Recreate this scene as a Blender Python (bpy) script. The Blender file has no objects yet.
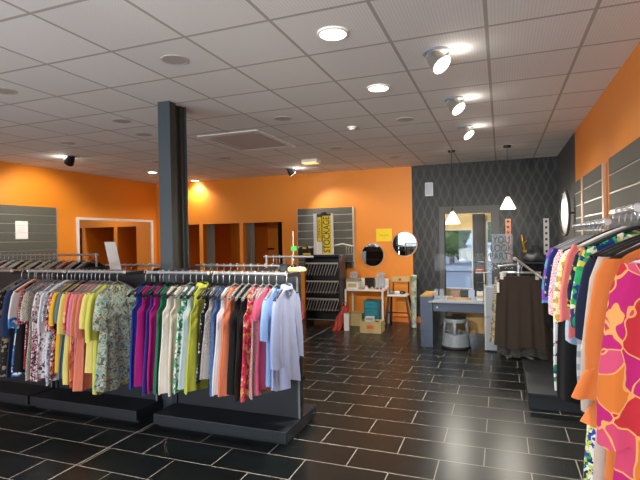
import bpy, bmesh, math, random
from mathutils import Vector, Matrix
random.seed(7)
PI = math.pi
S = bpy.context.scene
COL = S.collection

# ------------------------------------------------------------------ camera
F, YAW, PIT, ROL, H = 478.35, .3617, -.0048, -.0176, 1.60
CE = 2.894                     # ceiling height
XL, XR, YB, YF = -7.36, .90, 8.90, -2.2
_f = Vector((-math.sin(YAW) * math.cos(PIT), math.cos(YAW) * math.cos(PIT), math.sin(PIT)))
_r = Vector((math.cos(YAW), math.sin(YAW), 0)); _u = _r.cross(_f)
R2 = math.cos(ROL) * _r + math.sin(ROL) * _u
U2 = -math.sin(ROL) * _r + math.cos(ROL) * _u
def ray(px, py): return _f + (px - 320) / F * R2 + (240 - py) / F * U2
def at(px, py, Y):
    d = ray(px, py); return Vector((0, 0, H)) + d * (Y / d.y)
def atx(px, py, X):
    d = ray(px, py); return Vector((0, 0, H)) + d * (X / d.x)
def atz(px, py, Z):
    d = ray(px, py); return Vector((0, 0, H)) + d * ((Z - H) / d.z)
cam = bpy.data.cameras.new('camera'); co = bpy.data.objects.new('camera', cam); COL.objects.link(co)
cam.sensor_width = 36; cam.lens = F * 36 / 640; cam.clip_start = .02
M = Matrix((R2, U2, -_f)).transposed().to_4x4(); M.translation = (0, 0, H); co.matrix_world = M
S.camera = co
S.view_settings.view_transform = 'Standard'; S.view_settings.look = 'None'
S.view_settings.gamma = 1; S.view_settings.exposure = 0.6
S.cycles.use_denoising = True
S.cycles.max_bounces = 8; S.cycles.sample_clamp_indirect = 6

# ------------------------------------------------------------------ materials
def lin(h):
    h = h.lstrip('#'); out = []
    for i in (0, 2, 4):
        c = int(h[i:i+2], 16) / 255
        out.append(c / 12.92 if c <= .04045 else ((c + .055) / 1.055) ** 2.4)
    return (*out, 1)
class NT:
    def __init__(s, name):
        s.m = bpy.data.materials.new(name); s.m.use_nodes = True; s.t = s.m.node_tree
        s.b = s.t.nodes['Principled BSDF']
    def n(s, typ, **k):
        x = s.t.nodes.new(typ)
        for a, v in k.items(): setattr(x, a, v)
        return x
    def l(s, a, b): s.t.links.new(a, b)
    def math(s, op, a, b=None, c=None):
        x = s.n('ShaderNodeMath', operation=op)
        for i, v in enumerate((a, b, c)):
            if v is None: continue
            if isinstance(v, (int, float)): x.inputs[i].default_value = v
            else: s.l(v, x.inputs[i])
        return x.outputs[0]
    def mix(s, f, a, b):
        x = s.n('ShaderNodeMix', data_type='RGBA')
        for i, v in ((0, f), (6, a), (7, b)):
            if isinstance(v, (int, float)): x.inputs[i].default_value = v
            elif isinstance(v, tuple): x.inputs[i].default_value = v
            else: s.l(v, x.inputs[i])
        return x.outputs[2]
    def obj(s, scale=1.0, dist=0.0, dscale=6.0):
        c = s.n('ShaderNodeTexCoord').outputs['Object']
        mp = s.n('ShaderNodeMapping'); s.l(c, mp.inputs[0])
        mp.inputs['Scale'].default_value = (scale,) * 3 if isinstance(scale, (int, float)) else scale
        v = mp.outputs[0]
        if dist:
            nz = s.n('ShaderNodeTexNoise'); nz.inputs['Scale'].default_value = dscale; s.l(c, nz.inputs['Vector'])
            a = s.n('ShaderNodeVectorMath', operation='MULTIPLY_ADD')
            s.l(nz.outputs['Color'], a.inputs[0]); a.inputs[1].default_value = (dist,) * 3; s.l(v, a.inputs[2]); v = a.outputs[0]
        return v
    def noise(s, v, sc, detail=3):
        x = s.n('ShaderNodeTexNoise'); x.inputs['Scale'].default_value = sc; x.inputs['Detail'].default_value = detail
        if v is not None: s.l(v, x.inputs['Vector'])
        return x.outputs['Fac']
    def bump(s, h, st=.2, d=.01):
        x = s.n('ShaderNodeBump'); x.inputs['Strength'].default_value = st; x.inputs['Distance'].default_value = d
        s.l(h, x.inputs['Height']); s.l(x.outputs[0], s.b.inputs['Normal'])
    def ramp(s, f, cols, interp='CONSTANT'):
        x = s.n('ShaderNodeValToRGB'); r = x.color_ramp; r.interpolation = interp
        n = len(cols)
        for i, c in enumerate(cols):
            p = i / n if interp == 'CONSTANT' else i / max(1, n - 1)
            e = r.elements[i] if i < 2 else r.elements.new(p)
            e.position = p; e.color = c
        s.l(f, x.inputs[0]); return x.outputs[0]
    def set(s, col=None, rough=.5, metal=0.0, spec=None, sheen=None):
        if col is not None:
            if isinstance(col, tuple): s.b.inputs['Base Color'].default_value = col
            else: s.l(col, s.b.inputs['Base Color'])
        if isinstance(rough, (int, float)): s.b.inputs['Roughness'].default_value = rough
        else: s.l(rough, s.b.inputs['Roughness'])
        s.b.inputs['Metallic'].default_value = metal
        if spec is not None: s.b.inputs['Specular IOR Level'].default_value = spec
        return s.m
def paint(name, h, rough=.55, metal=0.0, var=.12, spec=None):
    t = NT(name); c = lin(h)
    n = t.noise(t.obj(), 9.0, 4)
    d = tuple(x * (1 - var) for x in c[:3]) + (1,)
    return t.set(t.mix(n, d, c), rough, metal, spec)
def emit(name, h, st):
    t = NT(name); t.b.inputs['Base Color'].default_value = lin(h)
    t.b.inputs['Emission Color'].default_value = lin(h); t.b.inputs['Emission Strength'].default_value = st
    return t.m
_fab = {}
def fabric(*spec):
    """plain / blotch / floral / dots / stripes / swirl cloth from a few hex colours"""
    if spec in _fab: return _fab[spec]
    kind, cols, sc = spec[0], [lin(c) for c in spec[1].split()], (spec[2] if len(spec) > 2 else 1.0)
    sc *= 1.35 if kind in ('blotch', 'floral', 'animal') else 1.0
    t = NT('cloth_' + kind); t.b.inputs['Sheen Weight'].default_value = .12
    if kind == 'plain':
        n = t.noise(t.obj(), 14, 4); c = cols[0]
        col = t.mix(n, tuple(x * .88 for x in c[:3]) + (1,), c)
    elif kind == 'blotch':
        v = t.n('ShaderNodeTexVoronoi'); v.inputs['Scale'].default_value = 36 * sc
        t.l(t.obj(1, .10, 14), v.inputs['Vector'])
        sx = t.n('ShaderNodeSeparateColor'); t.l(v.outputs['Color'], sx.inputs[0])
        col = t.ramp(sx.outputs[0], cols)
    elif kind == 'floral':
        v = t.n('ShaderNodeTexVoronoi'); v.inputs['Scale'].default_value = 22 * sc
        t.l(t.obj(1, .06, 30), v.inputs['Vector'])
        sx = t.n('ShaderNodeSeparateColor'); t.l(v.outputs['Color'], sx.inputs[0])
        fl = t.ramp(sx.outputs[1], cols[1:])
        col = t.mix(t.math('LESS_THAN', v.outputs['Distance'], .47), cols[0], fl)
        v2 = t.n('ShaderNodeTexVoronoi'); v2.inputs['Scale'].default_value = 60 * sc; t.l(t.obj(), v2.inputs['Vector'])
        col = t.mix(t.math('LESS_THAN', v2.outputs['Distance'], .22), col, cols[-1])
    elif kind == 'animal':
        n = t.noise(t.obj((1, 1, .55), .25, 20), 26 * sc, 2)
        col = t.ramp(n, [cols[0], cols[0], cols[0], cols[1], cols[0], cols[1], cols[2 % len(cols)], cols[0]])
        n2 = t.math('GREATER_THAN', t.math('ABSOLUTE', t.math('SINE', t.math('MULTIPLY', n, 34.0))), .62)
        col = t.mix(n2, cols[1], cols[0])
    elif kind == 'dots':
        v = t.n('ShaderNodeTexVoronoi'); v.inputs['Scale'].default_value = 42 * sc; v.inputs['Randomness'].default_value = .3
        t.l(t.obj(), v.inputs['Vector'])
        col = t.mix(t.math('LESS_THAN', v.outputs['Distance'], .36), cols[0], cols[1])
    elif kind == 'stripes':
        sp = t.n('ShaderNodeSeparateXYZ'); t.l(t.obj(1, .02, 8), sp.inputs[0])
        col = t.mix(t.math('GREATER_THAN', t.math('SINE', t.math('MULTIPLY', sp.outputs[2], 160 * sc)), .1), cols[0], cols[1])
    elif kind == 'hem':        # plain cloth with a printed lower part
        sp = t.n('ShaderNodeSeparateXYZ'); t.l(t.obj(), sp.inputs[0])
        v = t.n('ShaderNodeTexVoronoi'); v.inputs['Scale'].default_value = 30; t.l(t.obj(1, .08, 20), v.inputs['Vector'])
        sx = t.n('ShaderNodeSeparateColor'); t.l(v.outputs['Color'], sx.inputs[0])
        col = t.mix(t.math('LESS_THAN', sp.outputs[2], -.52 * sc), cols[0], t.ramp(sx.outputs[0], cols[1:]))
    elif kind == 'swirl':
        v = t.n('ShaderNodeTexVoronoi', feature='DISTANCE_TO_EDGE'); v0 = t.n('ShaderNodeTexVoronoi')
        vec = t.obj((1, .4, .62), .16, 5)
        for x in (v, v0): x.inputs['Scale'].default_value = 8.5 * sc; t.l(vec, x.inputs['Vector'])
        sx = t.n('ShaderNodeSeparateColor'); t.l(v0.outputs['Color'], sx.inputs[0])
        col = t.mix(t.math('LESS_THAN', v.outputs['Distance'], .024), t.ramp(sx.outputs[0], cols[1:]), cols[0])
    weave = t.noise(t.obj(), 420, 2)
    t.bump(weave, .08, .003)
    _fab[spec] = t.set(col, .82, 0, .25)
    return _fab[spec]

m_orange = paint('orange_wall_paint', '#E98C24', .5, 0, .05)
m_slate = paint('slate_grey_metal', '#20262D', .45, 0, .12)
m_dkpaint = paint('dark_grey_paint', '#4A4B4B', .6, 0, .08)
m_col = paint('column_blue_grey_steel', '#3C494F', .45, .0, .08)
m_coldk = paint('column_dark_web', '#34342F', .5, 0, .1)
m_chrome = paint('chrome', '#C2C6C9', .3, .75, .03)
m_alu = paint('brushed_aluminium', '#BDB9AF', .45, .8, .05)
m_black = paint('black_plastic', '#151517', .35, 0, .1)
m_grey = paint('grey_plastic', '#77797B', .4, 0, .1)
m_white = paint('white_paint', '#E8E6E2', .45, 0, .04)
m_lgrey = paint('light_grey_laminate', '#9FA8B4', .4, 0, .04)
m_cream = paint('cream_wall_paint', '#D9C48E', .6, 0, .05)
m_panel = paint('slatwall_grey_board', '#5E5F57', .7, 0, .06, .2)
m_darkboard = paint('dark_grey_panel', '#1C2127', .5, 0, .1)
m_blk_board = paint('black_shelf_board', '#232629', .4, 0, .1)
m_desk = paint('blue_grey_laminate', '#4A5870', .42, 0, .06)
m_mirror = NT('mirror_glass').set((.92, .93, .93, 1), .015, 1)
m_paper = paint('white_paper', '#F0EFEA', .7, 0, .02)
m_card = paint('pale_wood_cardboard', '#C9B57E', .7, 0, .15)
m_teal = paint('teal_plastic', '#2F7F8F', .35, 0, .05)
m_red = paint('red_vinyl', '#B5372C', .4, 0, .2)
m_yel = paint('yellow_card', '#F4D41C', .6, 0, .03)
m_lamp = emit('lit_lamp_diffuser', '#FFF6E4', 9.0)
m_lens = emit('lit_spot_lens', '#FFF8EA', 2.6)
m_shade = emit('lit_opal_shade', '#FFF3DC', 1.2)
m_offlamp = paint('unlit_lamp_cover', '#B4ACA4', .6, 0, .05); m_offrim = paint('ceiling_disc_rim', '#C4BEB8', .5, 0, .03)
m_gold = paint('gold_metal', '#C79A3E', .3, .9, .1)
m_glove = paint('stool_grey_steel', '#8A949B', .4, .0, .06)
m_rubber = paint('black_rubber', '#1A1A1B', .7, 0, .1)
m_curt = fabric('plain', '#C9C2B4'); m_dkcurt = fabric('plain', '#2B2A2A')
def wood(name, a, b, sc=6):
    t = NT(name); w = t.n('ShaderNodeTexWave'); w.inputs['Scale'].default_value = sc; w.inputs['Distortion'].default_value = 5
    w.inputs['Detail'].default_value = 3; t.l(t.obj((.15, 1, 1)), w.inputs['Vector'])
    return t.set(t.mix(w.outputs['Fac'], lin(a), lin(b)), .45)
m_wood = wood('oak_ledge', '#A9805C', '#8A6140'); m_ply = wood('plywood', '#C9A25E', '#AE8443'); m_pink = paint('pink_box_card', '#B98C84', .6)
def floor_mat():
    t = NT('slate_floor_tiles'); b = t.n('ShaderNodeTexBrick'); b.offset = .5; b.offset_frequency = 2; b.squash = 1
    c = t.n('ShaderNodeTexCoord').outputs['Object']; mp = t.n('ShaderNodeMapping'); mp.vector_type = 'POINT'
    mp.inputs['Location'].default_value = (.134 - .3018 + 60.36, -4.081 + 30.18, 0); t.l(c, mp.inputs[0]); t.l(mp.outputs[0], b.inputs['Vector'])
    b.inputs['Scale'].default_value = 1; b.inputs['Brick Width'].default_value = .6036; b.inputs['Row Height'].default_value = .3018
    b.inputs['Mortar Size'].default_value = .0038; b.inputs['Mortar Smooth'].default_value = .1; b.inputs['Bias'].default_value = 0
    n = t.noise(c, 5, 5); n2 = t.noise(c, 60, 3)
    base = t.mix(t.math('MULTIPLY', n, 1.0), lin('#0F1516'), lin('#1A2122'))
    va = t.n('ShaderNodeMix', data_type='RGBA', blend_type='MULTIPLY'); va.inputs[0].default_value = .5
    b.inputs['Color1'].default_value = (.75, .75, .75, 1); b.inputs['Color2'].default_value = (1, 1, 1, 1); b.inputs['Mortar'].default_value = (1, 1, 1, 1)
    t.l(base, va.inputs[6]); t.l(b.outputs['Color'], va.inputs[7])
    sp = t.n('ShaderNodeSeparateXYZ'); t.l(c, sp.inputs[0])
    joint = t.math('LESS_THAN', t.math('ABSOLUTE', t.math('ADD', sp.outputs[0], 2.875)), .006)
    fac = t.math('MAXIMUM', b.outputs['Fac'], joint)
    col = t.mix(fac, va.outputs[2], lin('#A8A498'))
    rough = t.math('MULTIPLY_ADD', n2, .06, t.math('MULTIPLY_ADD', fac, .4, .27))
    t.bump(t.math('SUBTRACT', 1.0, fac), .25, .002)
    return t.set(col, rough, 0, .42)
def ceil_mat():
    t = NT('ceiling_mineral_tiles'); c = t.n('ShaderNodeTexCoord').outputs['Object']; sp = t.n('ShaderNodeSeparateXYZ'); t.l(c, sp.inputs[0])
    u = t.math('DIVIDE', t.math('ADD', sp.outputs[0], .065 + 60), .6); v = t.math('DIVIDE', t.math('ADD', sp.outputs[1], -3.1606 + 60), .6)
    fu, fv = t.math('FRACT', u), t.math('FRACT', v)
    du = t.math('SUBTRACT', .5, t.math('ABSOLUTE', t.math('SUBTRACT', fu, .5))); dv = t.math('SUBTRACT', .5, t.math('ABSOLUTE', t.math('SUBTRACT', fv, .5)))
    bar = t.math('LESS_THAN', t.math('MINIMUM', du, dv), .019)
    cb = t.n('ShaderNodeCombineXYZ'); t.l(t.math('FLOOR', u), cb.inputs[0]); t.l(t.math('FLOOR', v), cb.inputs[1])
    wn = t.n('ShaderNodeTexWhiteNoise'); t.l(cb.outputs[0], wn.inputs['Vector'])
    tile = t.mix(wn.outputs['Value'], lin('#E2DFDB'), lin('#E8E5E1'))
    # fine perforation lines
    pl = t.math('MULTIPLY', t.math('GREATER_THAN', t.math('SINE', t.math('MULTIPLY', sp.outputs[0], 2 * PI / .02)), .45), t.math('GREATER_THAN', t.math('SINE', t.math('MULTIPLY', sp.outputs[1], 2 * PI / .02)), -.5))
    tile = t.mix(t.math('MULTIPLY', pl, .22), tile, lin('#A39E98'))
    col = t.mix(bar, tile, lin('#B2ABA4'))
    return t.set(col, .8, 0, .2)
def wallpaper_mat():
    t = NT('ogee_wallpaper'); c = t.n('ShaderNodeTexCoord').outputs['Object']; sp = t.n('ShaderNodeSeparateXYZ'); t.l(c, sp.inputs[0])
    x, z = sp.outputs[0], sp.outputs[2]
    a = t.math('DIVIDE', x, .145); b = t.math('DIVIDE', z, .37)
    wv = t.math('MULTIPLY', t.math('SINE', t.math('MULTIPLY', b, 2 * PI)), .06)
    lines = None
    for k, th in ((1, .08), (-1, .08)):
        for o in (0, .15):
            q = t.math('ADD', t.math('MULTIPLY_ADD', t.math('ADD', wv, b), k, a), o * k)
            ln = t.math('LESS_THAN', t.math('ABSOLUTE', t.math('SUBTRACT', t.math('FRACT', q), .5)), th * .35)
            lines = ln if lines is None else t.math('MAXIMUM', lines, ln)
    v = t.noise(t.obj((30, 1, 3)), 3, 3)
    base = t.mix(v, lin('#1A1C1E'), lin('#26282A'))
    col = t.mix(t.math('MULTIPLY', lines, .42), base, lin('#5E6061'))
    return t.set(col, .5, 0, .35)
m_floor, m_ceil, m_wp = floor_mat(), ceil_mat(), wallpaper_mat()
def glass_mat(name, tint=(1, 1, 1, 1), gl=.03):
    t = NT(name); t.t.nodes.remove(t.b); o = [n for n in t.t.nodes if n.type == 'OUTPUT_MATERIAL'][0]
    tr = t.n('ShaderNodeBsdfTransparent'); tr.inputs[0].default_value = tint; g = t.n('ShaderNodeBsdfGlossy'); g.inputs['Roughness'].default_value = .02
    mx = t.n('ShaderNodeMixShader'); mx.inputs[0].default_value = gl; t.l(tr.outputs[0], mx.inputs[1]); t.l(g.outputs[0], mx.inputs[2]); t.l(mx.outputs[0], o.inputs[0])
    return t.m
m_glass = glass_mat('clear_glass'); m_plexi = glass_mat('clear_plexiglass', (.97, .98, .99, 1), .004)
m_film = glass_mat('frosted_film', (.72, .78, .84, 1), .03)
t = NT('frosted_film_sheet'); t.b.inputs['Alpha'].default_value = .32; m_film = t.set(lin('#B7C2CC'), .5)

# ------------------------------------------------------------------ mesh helpers
def obj(name, bm, mat, parent=None, loc=None, smooth=False):
    me = bpy.data.meshes.new(name); bmesh.ops.recalc_face_normals(bm, faces=bm.faces); bm.to_mesh(me); bm.free()
    if smooth:
        for p in me.polygons: p.use_smooth = True
    if mat: me.materials.append(mat)
    o = bpy.data.objects.new(name, me); COL.objects.link(o)
    if parent: o.parent = parent
    if loc: o.location = loc
    return o
def thing(name, label, cat, loc=(0, 0, 0), rz=0, group=None):
    o = bpy.data.objects.new(name, None); COL.objects.link(o); o.empty_display_size = .05
    o.location = loc; o.rotation_euler = (0, 0, rz); return tag(o, label, cat, group)
LABELS = {}
def tag(o, label, cat, group=None):
    o['label'] = label; o['category'] = cat
    if group: o['group'] = group
    return o
def struct(o): o['kind'] = 'structure'; return o
def box(bm, x0, x1, y0, y1, z0, z1, bev=0.0, mi=0):
    r = bmesh.ops.create_cube(bm, size=1, matrix=Matrix.Translation(((x0+x1)/2, (y0+y1)/2, (z0+z1)/2)) @ Matrix.Diagonal((abs(x1-x0), abs(y1-y0), abs(z1-z0), 1)))
    if bev:
        es = list({e for v in r['verts'] for e in v.link_edges})
        bmesh.ops.bevel(bm, geom=es, offset=bev, segments=2, affect='EDGES', profile=.5)
    return bm
def bx(*a, **k): return box(bmesh.new(), *a, **k)
def cyl(bm, p0, p1, r0, r1=None, n=12, cap=True):
    p0, p1 = Vector(p0), Vector(p1); d = p1 - p0; r1 = r0 if r1 is None else r1
    q = d.to_track_quat('Z', 'Y').to_matrix().to_4x4(); q.translation = (p0 + p1) / 2
    bmesh.ops.create_cone(bm, cap_ends=cap, segments=n, radius1=r0, radius2=r1, depth=d.length, matrix=q); return bm
def cy(*a, **k): return cyl(bmesh.new(), *a, **k)
def tube(bm, pts, r, n=8, flat=1.0):
    """smooth tube through points; flat squeezes it along y"""
    pts = [Vector(p) for p in pts]; rings = []
    for i, p in enumerate(pts):
        d = (pts[min(i+1, len(pts)-1)] - pts[max(i-1, 0)]).normalized()
        a = d.cross(Vector((0, 1, 0)));  a = a if a.length > .1 else d.cross(Vector((1, 0, 0))); a.normalize(); b = d.cross(a)
        rr = r[i] if isinstance(r, (list, tuple)) else r
        rings.append([bm.verts.new(p + a * rr * math.cos(t) + b * rr * flat * math.sin(t)) for t in [2*PI*k/n for k in range(n)]])
    for A, B in zip(rings, rings[1:]):
        for k in range(n): bm.faces.new((A[k], A[(k+1) % n], B[(k+1) % n], B[k]))
    bm.faces.new(rings[0]); bm.faces.new(rings[-1]); return bm
def lathe(bm, prof, n=28, c=(0, 0, 0)):
    rings = []
    for r, z in prof:
        rings.append([bm.verts.new((c[0] + r*math.cos(2*PI*k/n), c[1] + r*math.sin(2*PI*k/n), c[2] + z)) for k in range(n)])
    for A, B in zip(rings, rings[1:]):
        for k in range(n): bm.faces.new((A[k], A[(k+1) % n], B[(k+1) % n], B[k]))
    bmesh.ops.remove_doubles(bm, verts=bm.verts, dist=1e-5); return bm
def text(name, body, size, mat, parent=None, loc=(0, 0, 0), rot=(PI/2, 0, 0), ext=.002, sx=1.0, bold=0.0):
    c = bpy.data.curves.new('t', 'FONT'); c.body = body; c.size = size; c.extrude = ext; c.align_x = 'CENTER'; c.align_y = 'CENTER'; c.offset = bold
    o = bpy.data.objects.new('t', c); COL.objects.link(o)
    me = bpy.data.meshes.new_from_object(o.evaluated_get(bpy.context.evaluated_depsgraph_get()))
    bpy.data.objects.remove(o); me.materials.append(mat)
    o = bpy.data.objects.new(name, me); COL.objects.link(o); o.location = loc; o.rotation_euler = rot; o.scale = (sx, 1, 1)
    if parent: o.parent = parent
    return o
def copy_tree(root):
    c = root.copy(); COL.objects.link(c)
    for ch in root.children:
        d = ch.copy(); COL.objects.link(d); d.parent = c
        for g in ch.children:
            e = g.copy(); COL.objects.link(e); e.parent = d
    return c
def lamp(name, typ, energy, parent, loc, color=(1, .93, .82), **k):
    l = bpy.data.lights.new(name, typ); l.energy = energy; l.color = color
    for a, v in k.items(): setattr(l, a, v)
    o = bpy.data.objects.new(name, l); COL.objects.link(o); o.location = loc
    if parent: o.parent = parent
    return o

# ------------------------------------------------------------------ room shell
struct(obj('floor', bx(XL, XR, YF, 10.5, -.1, 0), m_floor))
struct(obj('ceiling', bx(XL, XR, YF, 10.5, CE, CE+.1), m_ceil))
struct(obj('wall_left', bx(XL-.15, XL, YF, 10.5, 0, CE), m_orange))
YG = 6.87                                           # right wall: orange in front, grey beyond
struct(obj('wall_right', bx(XR, XR+.15, YF, YG, 0, CE), m_orange))
struct(obj('wall_right_rear', bx(XR, XR+.15, YG, 10.5, 0, CE), m_dkpaint))
# back wall with three fitting cubicle openings
XG = at(412, 200, YB).x
X = [at(px, 230, YB).x for px in (178, 199.3, 203, 239.5, 243, 282)]
ZT = 1.94
bm = bmesh.new(); T = .12
box(bm, XL, X[0], YB, YB+T, 0, CE)
for a, b in ((X[0], X[1]), (X[2], X[3]), (X[4], X[5])): box(bm, a, b, YB, YB+T, ZT, CE)
for a, b in ((X[1], X[2]), (X[3], X[4])): box(bm, a, b, YB, YB+T, 0, CE)
box(bm, X[5], XG, YB, YB+T, 0, CE)
struct(obj('wall_back', bm, m_orange))
YC = YB + 1.15
bm = bmesh.new(); box(bm, X[0]-.1, X[5]+.1, YC, YC+.08, 0, 2.3)
for x in (X[0]-.06, (X[1]+X[2])/2, (X[3]+X[4])/2, X[5]+.06): box(bm, x-.04, x+.04, YB+T, YC, 0, 2.3)
struct(obj('wall_cubicle', bm, m_orange))
struct(obj('cubicle_shade_lid', bx(X[0]-.1, X[5]+.1, YB+T, YC, 2.3, 2.34), m_orange))  # unseen ceiling added low to keep the cubicles dark
struct(obj('baseboard_back', bx(X[5], XG+.42, YB-.02, YB, 0, .11), paint('orange_skirting', '#E07A22', .5)))
# wallpapered accent wall with a framed opening to the lobby
DX0, DX1, DZ = at(445, 260, YB).x, at(491.5, 260, YB).x, at(468, 213, YB).z
bm = bmesh.new(); box(bm, XG, DX0, YB, YB+T, 0, CE); box(bm, DX1, XR, YB, YB+T, 0, CE); box(bm, DX0, DX1, YB, YB+T, DZ, CE)
struct(obj('wall_accent', bm, m_wp))
fx0, fx1, fz = at(440, 260, YB).x, at(500, 260, YB).x, at(468, 206, YB).z
bm = bmesh.new(); box(bm, fx0, DX0, YB-.03, YB+T, 0, fz); box(bm, DX1, fx1, YB-.03, YB+T, 0, fz); box(bm, DX0, DX1, YB-.03, YB+T, DZ, fz)
struct(obj('trim_1', bm, m_dkpaint))
# lobby behind the opening: cream walls, grey door leaf, windows modelling a screen reflection
YW = 10.4
w = [at(442, 231, YW).x, at(473, 231, YW).x, at(486.5, 231, YW).x, at(493, 231, YW).x]
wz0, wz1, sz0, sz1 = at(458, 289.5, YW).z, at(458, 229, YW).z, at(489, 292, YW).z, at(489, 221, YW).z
bm = bmesh.new(); box(bm, -2.2, w[0], YW, YW+.1, 0, CE); box(bm, w[0], w[1], YW, YW+.1, 0, wz0); box(bm, w[0], w[1], YW, YW+.1, wz1, CE)
box(bm, w[1], w[2], YW, YW+.1, 0, CE); box(bm, w[2], w[3], YW, YW+.1, 0, sz0); box(bm, w[2], w[3], YW, YW+.1, sz1, CE); box(bm, w[3], XR, YW, YW+.1, 0, CE)
box(bm, -2.3, -2.2, YB+T, YW+.1, 0, CE)
struct(obj('wall_lobby', bm, m_cream))
def window(name, x0, x1, z0, z1, fw=.03):
    bm = bmesh.new()
    box(bm, x0, x0+fw, YW-.03, YW+.06, z0, z1); box(bm, x1-fw, x1, YW-.03, YW+.06, z0, z1); box(bm, x0+fw, x1-fw, YW-.03, YW+.06, z0, z0+fw); box(bm, x0+fw, x1-fw, YW-.03, YW+.06, z1-fw, z1)
    f = struct(obj(name, bm, m_white)); obj('pane', bx(x0+fw, x1-fw, YW+.01, YW+.016, z0+fw, z1-fw), m_glass, f); return f
window('reflected_window_1', w[0], w[1], wz0, wz1); window('reflected_window_2', w[2], w[3], sz0, sz1, .018)
d = struct(obj('door_1', bx(w[1]+.05, w[2]-.03, YW-.06, YW-.015, 0, at(480, 214, YW).z), m_dkpaint))
obj('door_handle', tube(bmesh.new(), [(w[2]-.07, YW-.06, 1.05), (w[2]-.07, YW-.11, 1.05), (w[2]-.17, YW-.11, 1.05)], .009), m_chrome, d)
struct(obj('trim_2', bx(w[1]-.005, w[1]+.05, YW-.05, YW, 0, at(480, 214, YW).z), m_slate))
# shop front behind the camera: dwarf wall, lintel, glazing
bm = bmesh.new(); box(bm, XL, XR, YF-.15, YF, 0, .25); box(bm, XL, XR, YF-.15, YF, 2.55, CE)
for x in (XL, -5.4, -3.3, -1.2, XR-.12): box(bm, x, x+.12, YF-.15, YF, .25, 2.55)
struct(obj('wall_front', bm, m_dkpaint))
g = struct(obj('window_3', bx(XL+.12, XR-.12, YF-.09, YF-.08, .25, 2.55), m_glass))

# ------------------------------------------------------------------ reflected street view, built as outdoors beyond the lobby window
struct(obj('street_ground', bx(-40, 40, 10.6, 90, -.2, -.12), paint('asphalt', '#7C8798', .8, 0, .15)))
m_line = paint('white_road_paint', '#E4E6E8', .7)
for i, (x0, y0, x1, y1, tx) in enumerate([(-9, 24, 3, 23, 'long pale road line across the car park in the reflected view'), (-3.2, 13.5, -1.7, 16.2, 'slanted white bay line painted on the reflected car park')]):
    d = Vector((x1-x0, y1-y0, 0)); n = Vector((-d.y, d.x, 0)).normalized() * (.2 if i == 0 else .06); bm = bmesh.new()
    bm.faces.new([bm.verts.new(Vector((x0, y0, -.115)) + n), bm.verts.new(Vector((x0, y0, -.115)) - n), bm.verts.new(Vector((x1, y1, -.115)) - n), bm.verts.new(Vector((x1, y1, -.115)) + n)])
    bmesh.ops.solidify(bm, geom=bm.faces[:], thickness=.004)
    tag(obj('road_marking', bm, m_line), tx, 'road marking')
def tree(x, y, h, r, mat, label, seed):
    rnd = random.Random(seed); t = thing('broadleaf_tree', label, 'tree', (x, y, -.12), 0, 'trees across the car park')
    obj('trunk', cy((0, 0, 0), (0, 0, h*.5), .16, .1), m_wood, t)
    bm = bmesh.new()
    for k in range(26):
        a, rr, z = rnd.uniform(0, 6.28), rnd.uniform(0, r*.75), rnd.uniform(.12, .85) * h
        bmesh.ops.create_icosphere(bm, subdivisions=2, radius=rnd.uniform(.25, .45) * r, matrix=Matrix.Translation((rr*math.cos(a), rr*math.sin(a), z)))
    for v in bm.verts: v.co += Vector((rnd.uniform(-1, 1), rnd.uniform(-1, 1), rnd.uniform(-1, 1))) * .09 * r
    obj('crown', bm, mat, t, smooth=False)
m_l1, m_l2 = paint('leaves_dark', '#41583A', .8, 0, .6), paint('leaves_olive', '#8E9A4E', .8, 0, .5)
for a in [(-6.4, 33, 4.2, 1.5, m_l1, 'dark green tree at the left of the window view', 1), (-2.9, 31, 3.4, 1.5, m_l2, 'olive green bushy tree in the middle of the window view', 2), (.3, 36, 3.9, 1.5, m_l2, 'olive green tree at the right of the window view', 3), (3.0, 32, 4.3, 1.3, m_l1, 'dark green tree seen through the narrow side window', 4)]: tree(*a)
c = thing('car', 'small blue grey parked car in the reflected street view', 'car', (-3.7, 22, -.12))
bm = bmesh.new(); box(bm, -.85, .85, -2, 2, .3, .85, .12); obj('car_body', bm, paint('car_paint', '#5B7288', .25, .3), c)
bm = bmesh.new(); box(bm, -.72, .72, -1.1, 1.3, .83, 1.4, .2); obj('cabin', bm, m_black, c)
for sx in (-.8, .8):
    for sy in (-1.25, 1.25): obj('wheel', cy((sx-.1, sy, .3), (sx+.1, sy, .3), .3, n=20), m_rubber, c)

# ------------------------------------------------------------------ steel column
c = thing('steel_column', 'blue grey steel column rising behind the clothes racks to the ceiling', 'column', (0, 0, 0))
cx0, cx1, cy0, cy1 = -2.985, -2.852, 3.66, 3.915
bm = bmesh.new(); box(bm, cx0, cx1, cy0, cy0+.012, 0, CE); box(bm, cx0, cx1, cy1-.012, cy1, 0, CE)
box(bm, cx0, cx0+.02, cy0+.012, cy1-.012, 0, CE); obj('flange', bm, m_col, c)
bm = bmesh.new(); box(bm, cx0+.03, cx1-.012, cy0+.012, cy0+.10, 0, CE); box(bm, cx0+.03, cx1-.045, cy0+.10, cy1-.06, 0, CE); box(bm, cx0+.03, cx1-.02, cy1-.06, cy1-.012, 0, CE)
obj('web_casing', bm, m_coldk, c)

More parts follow.
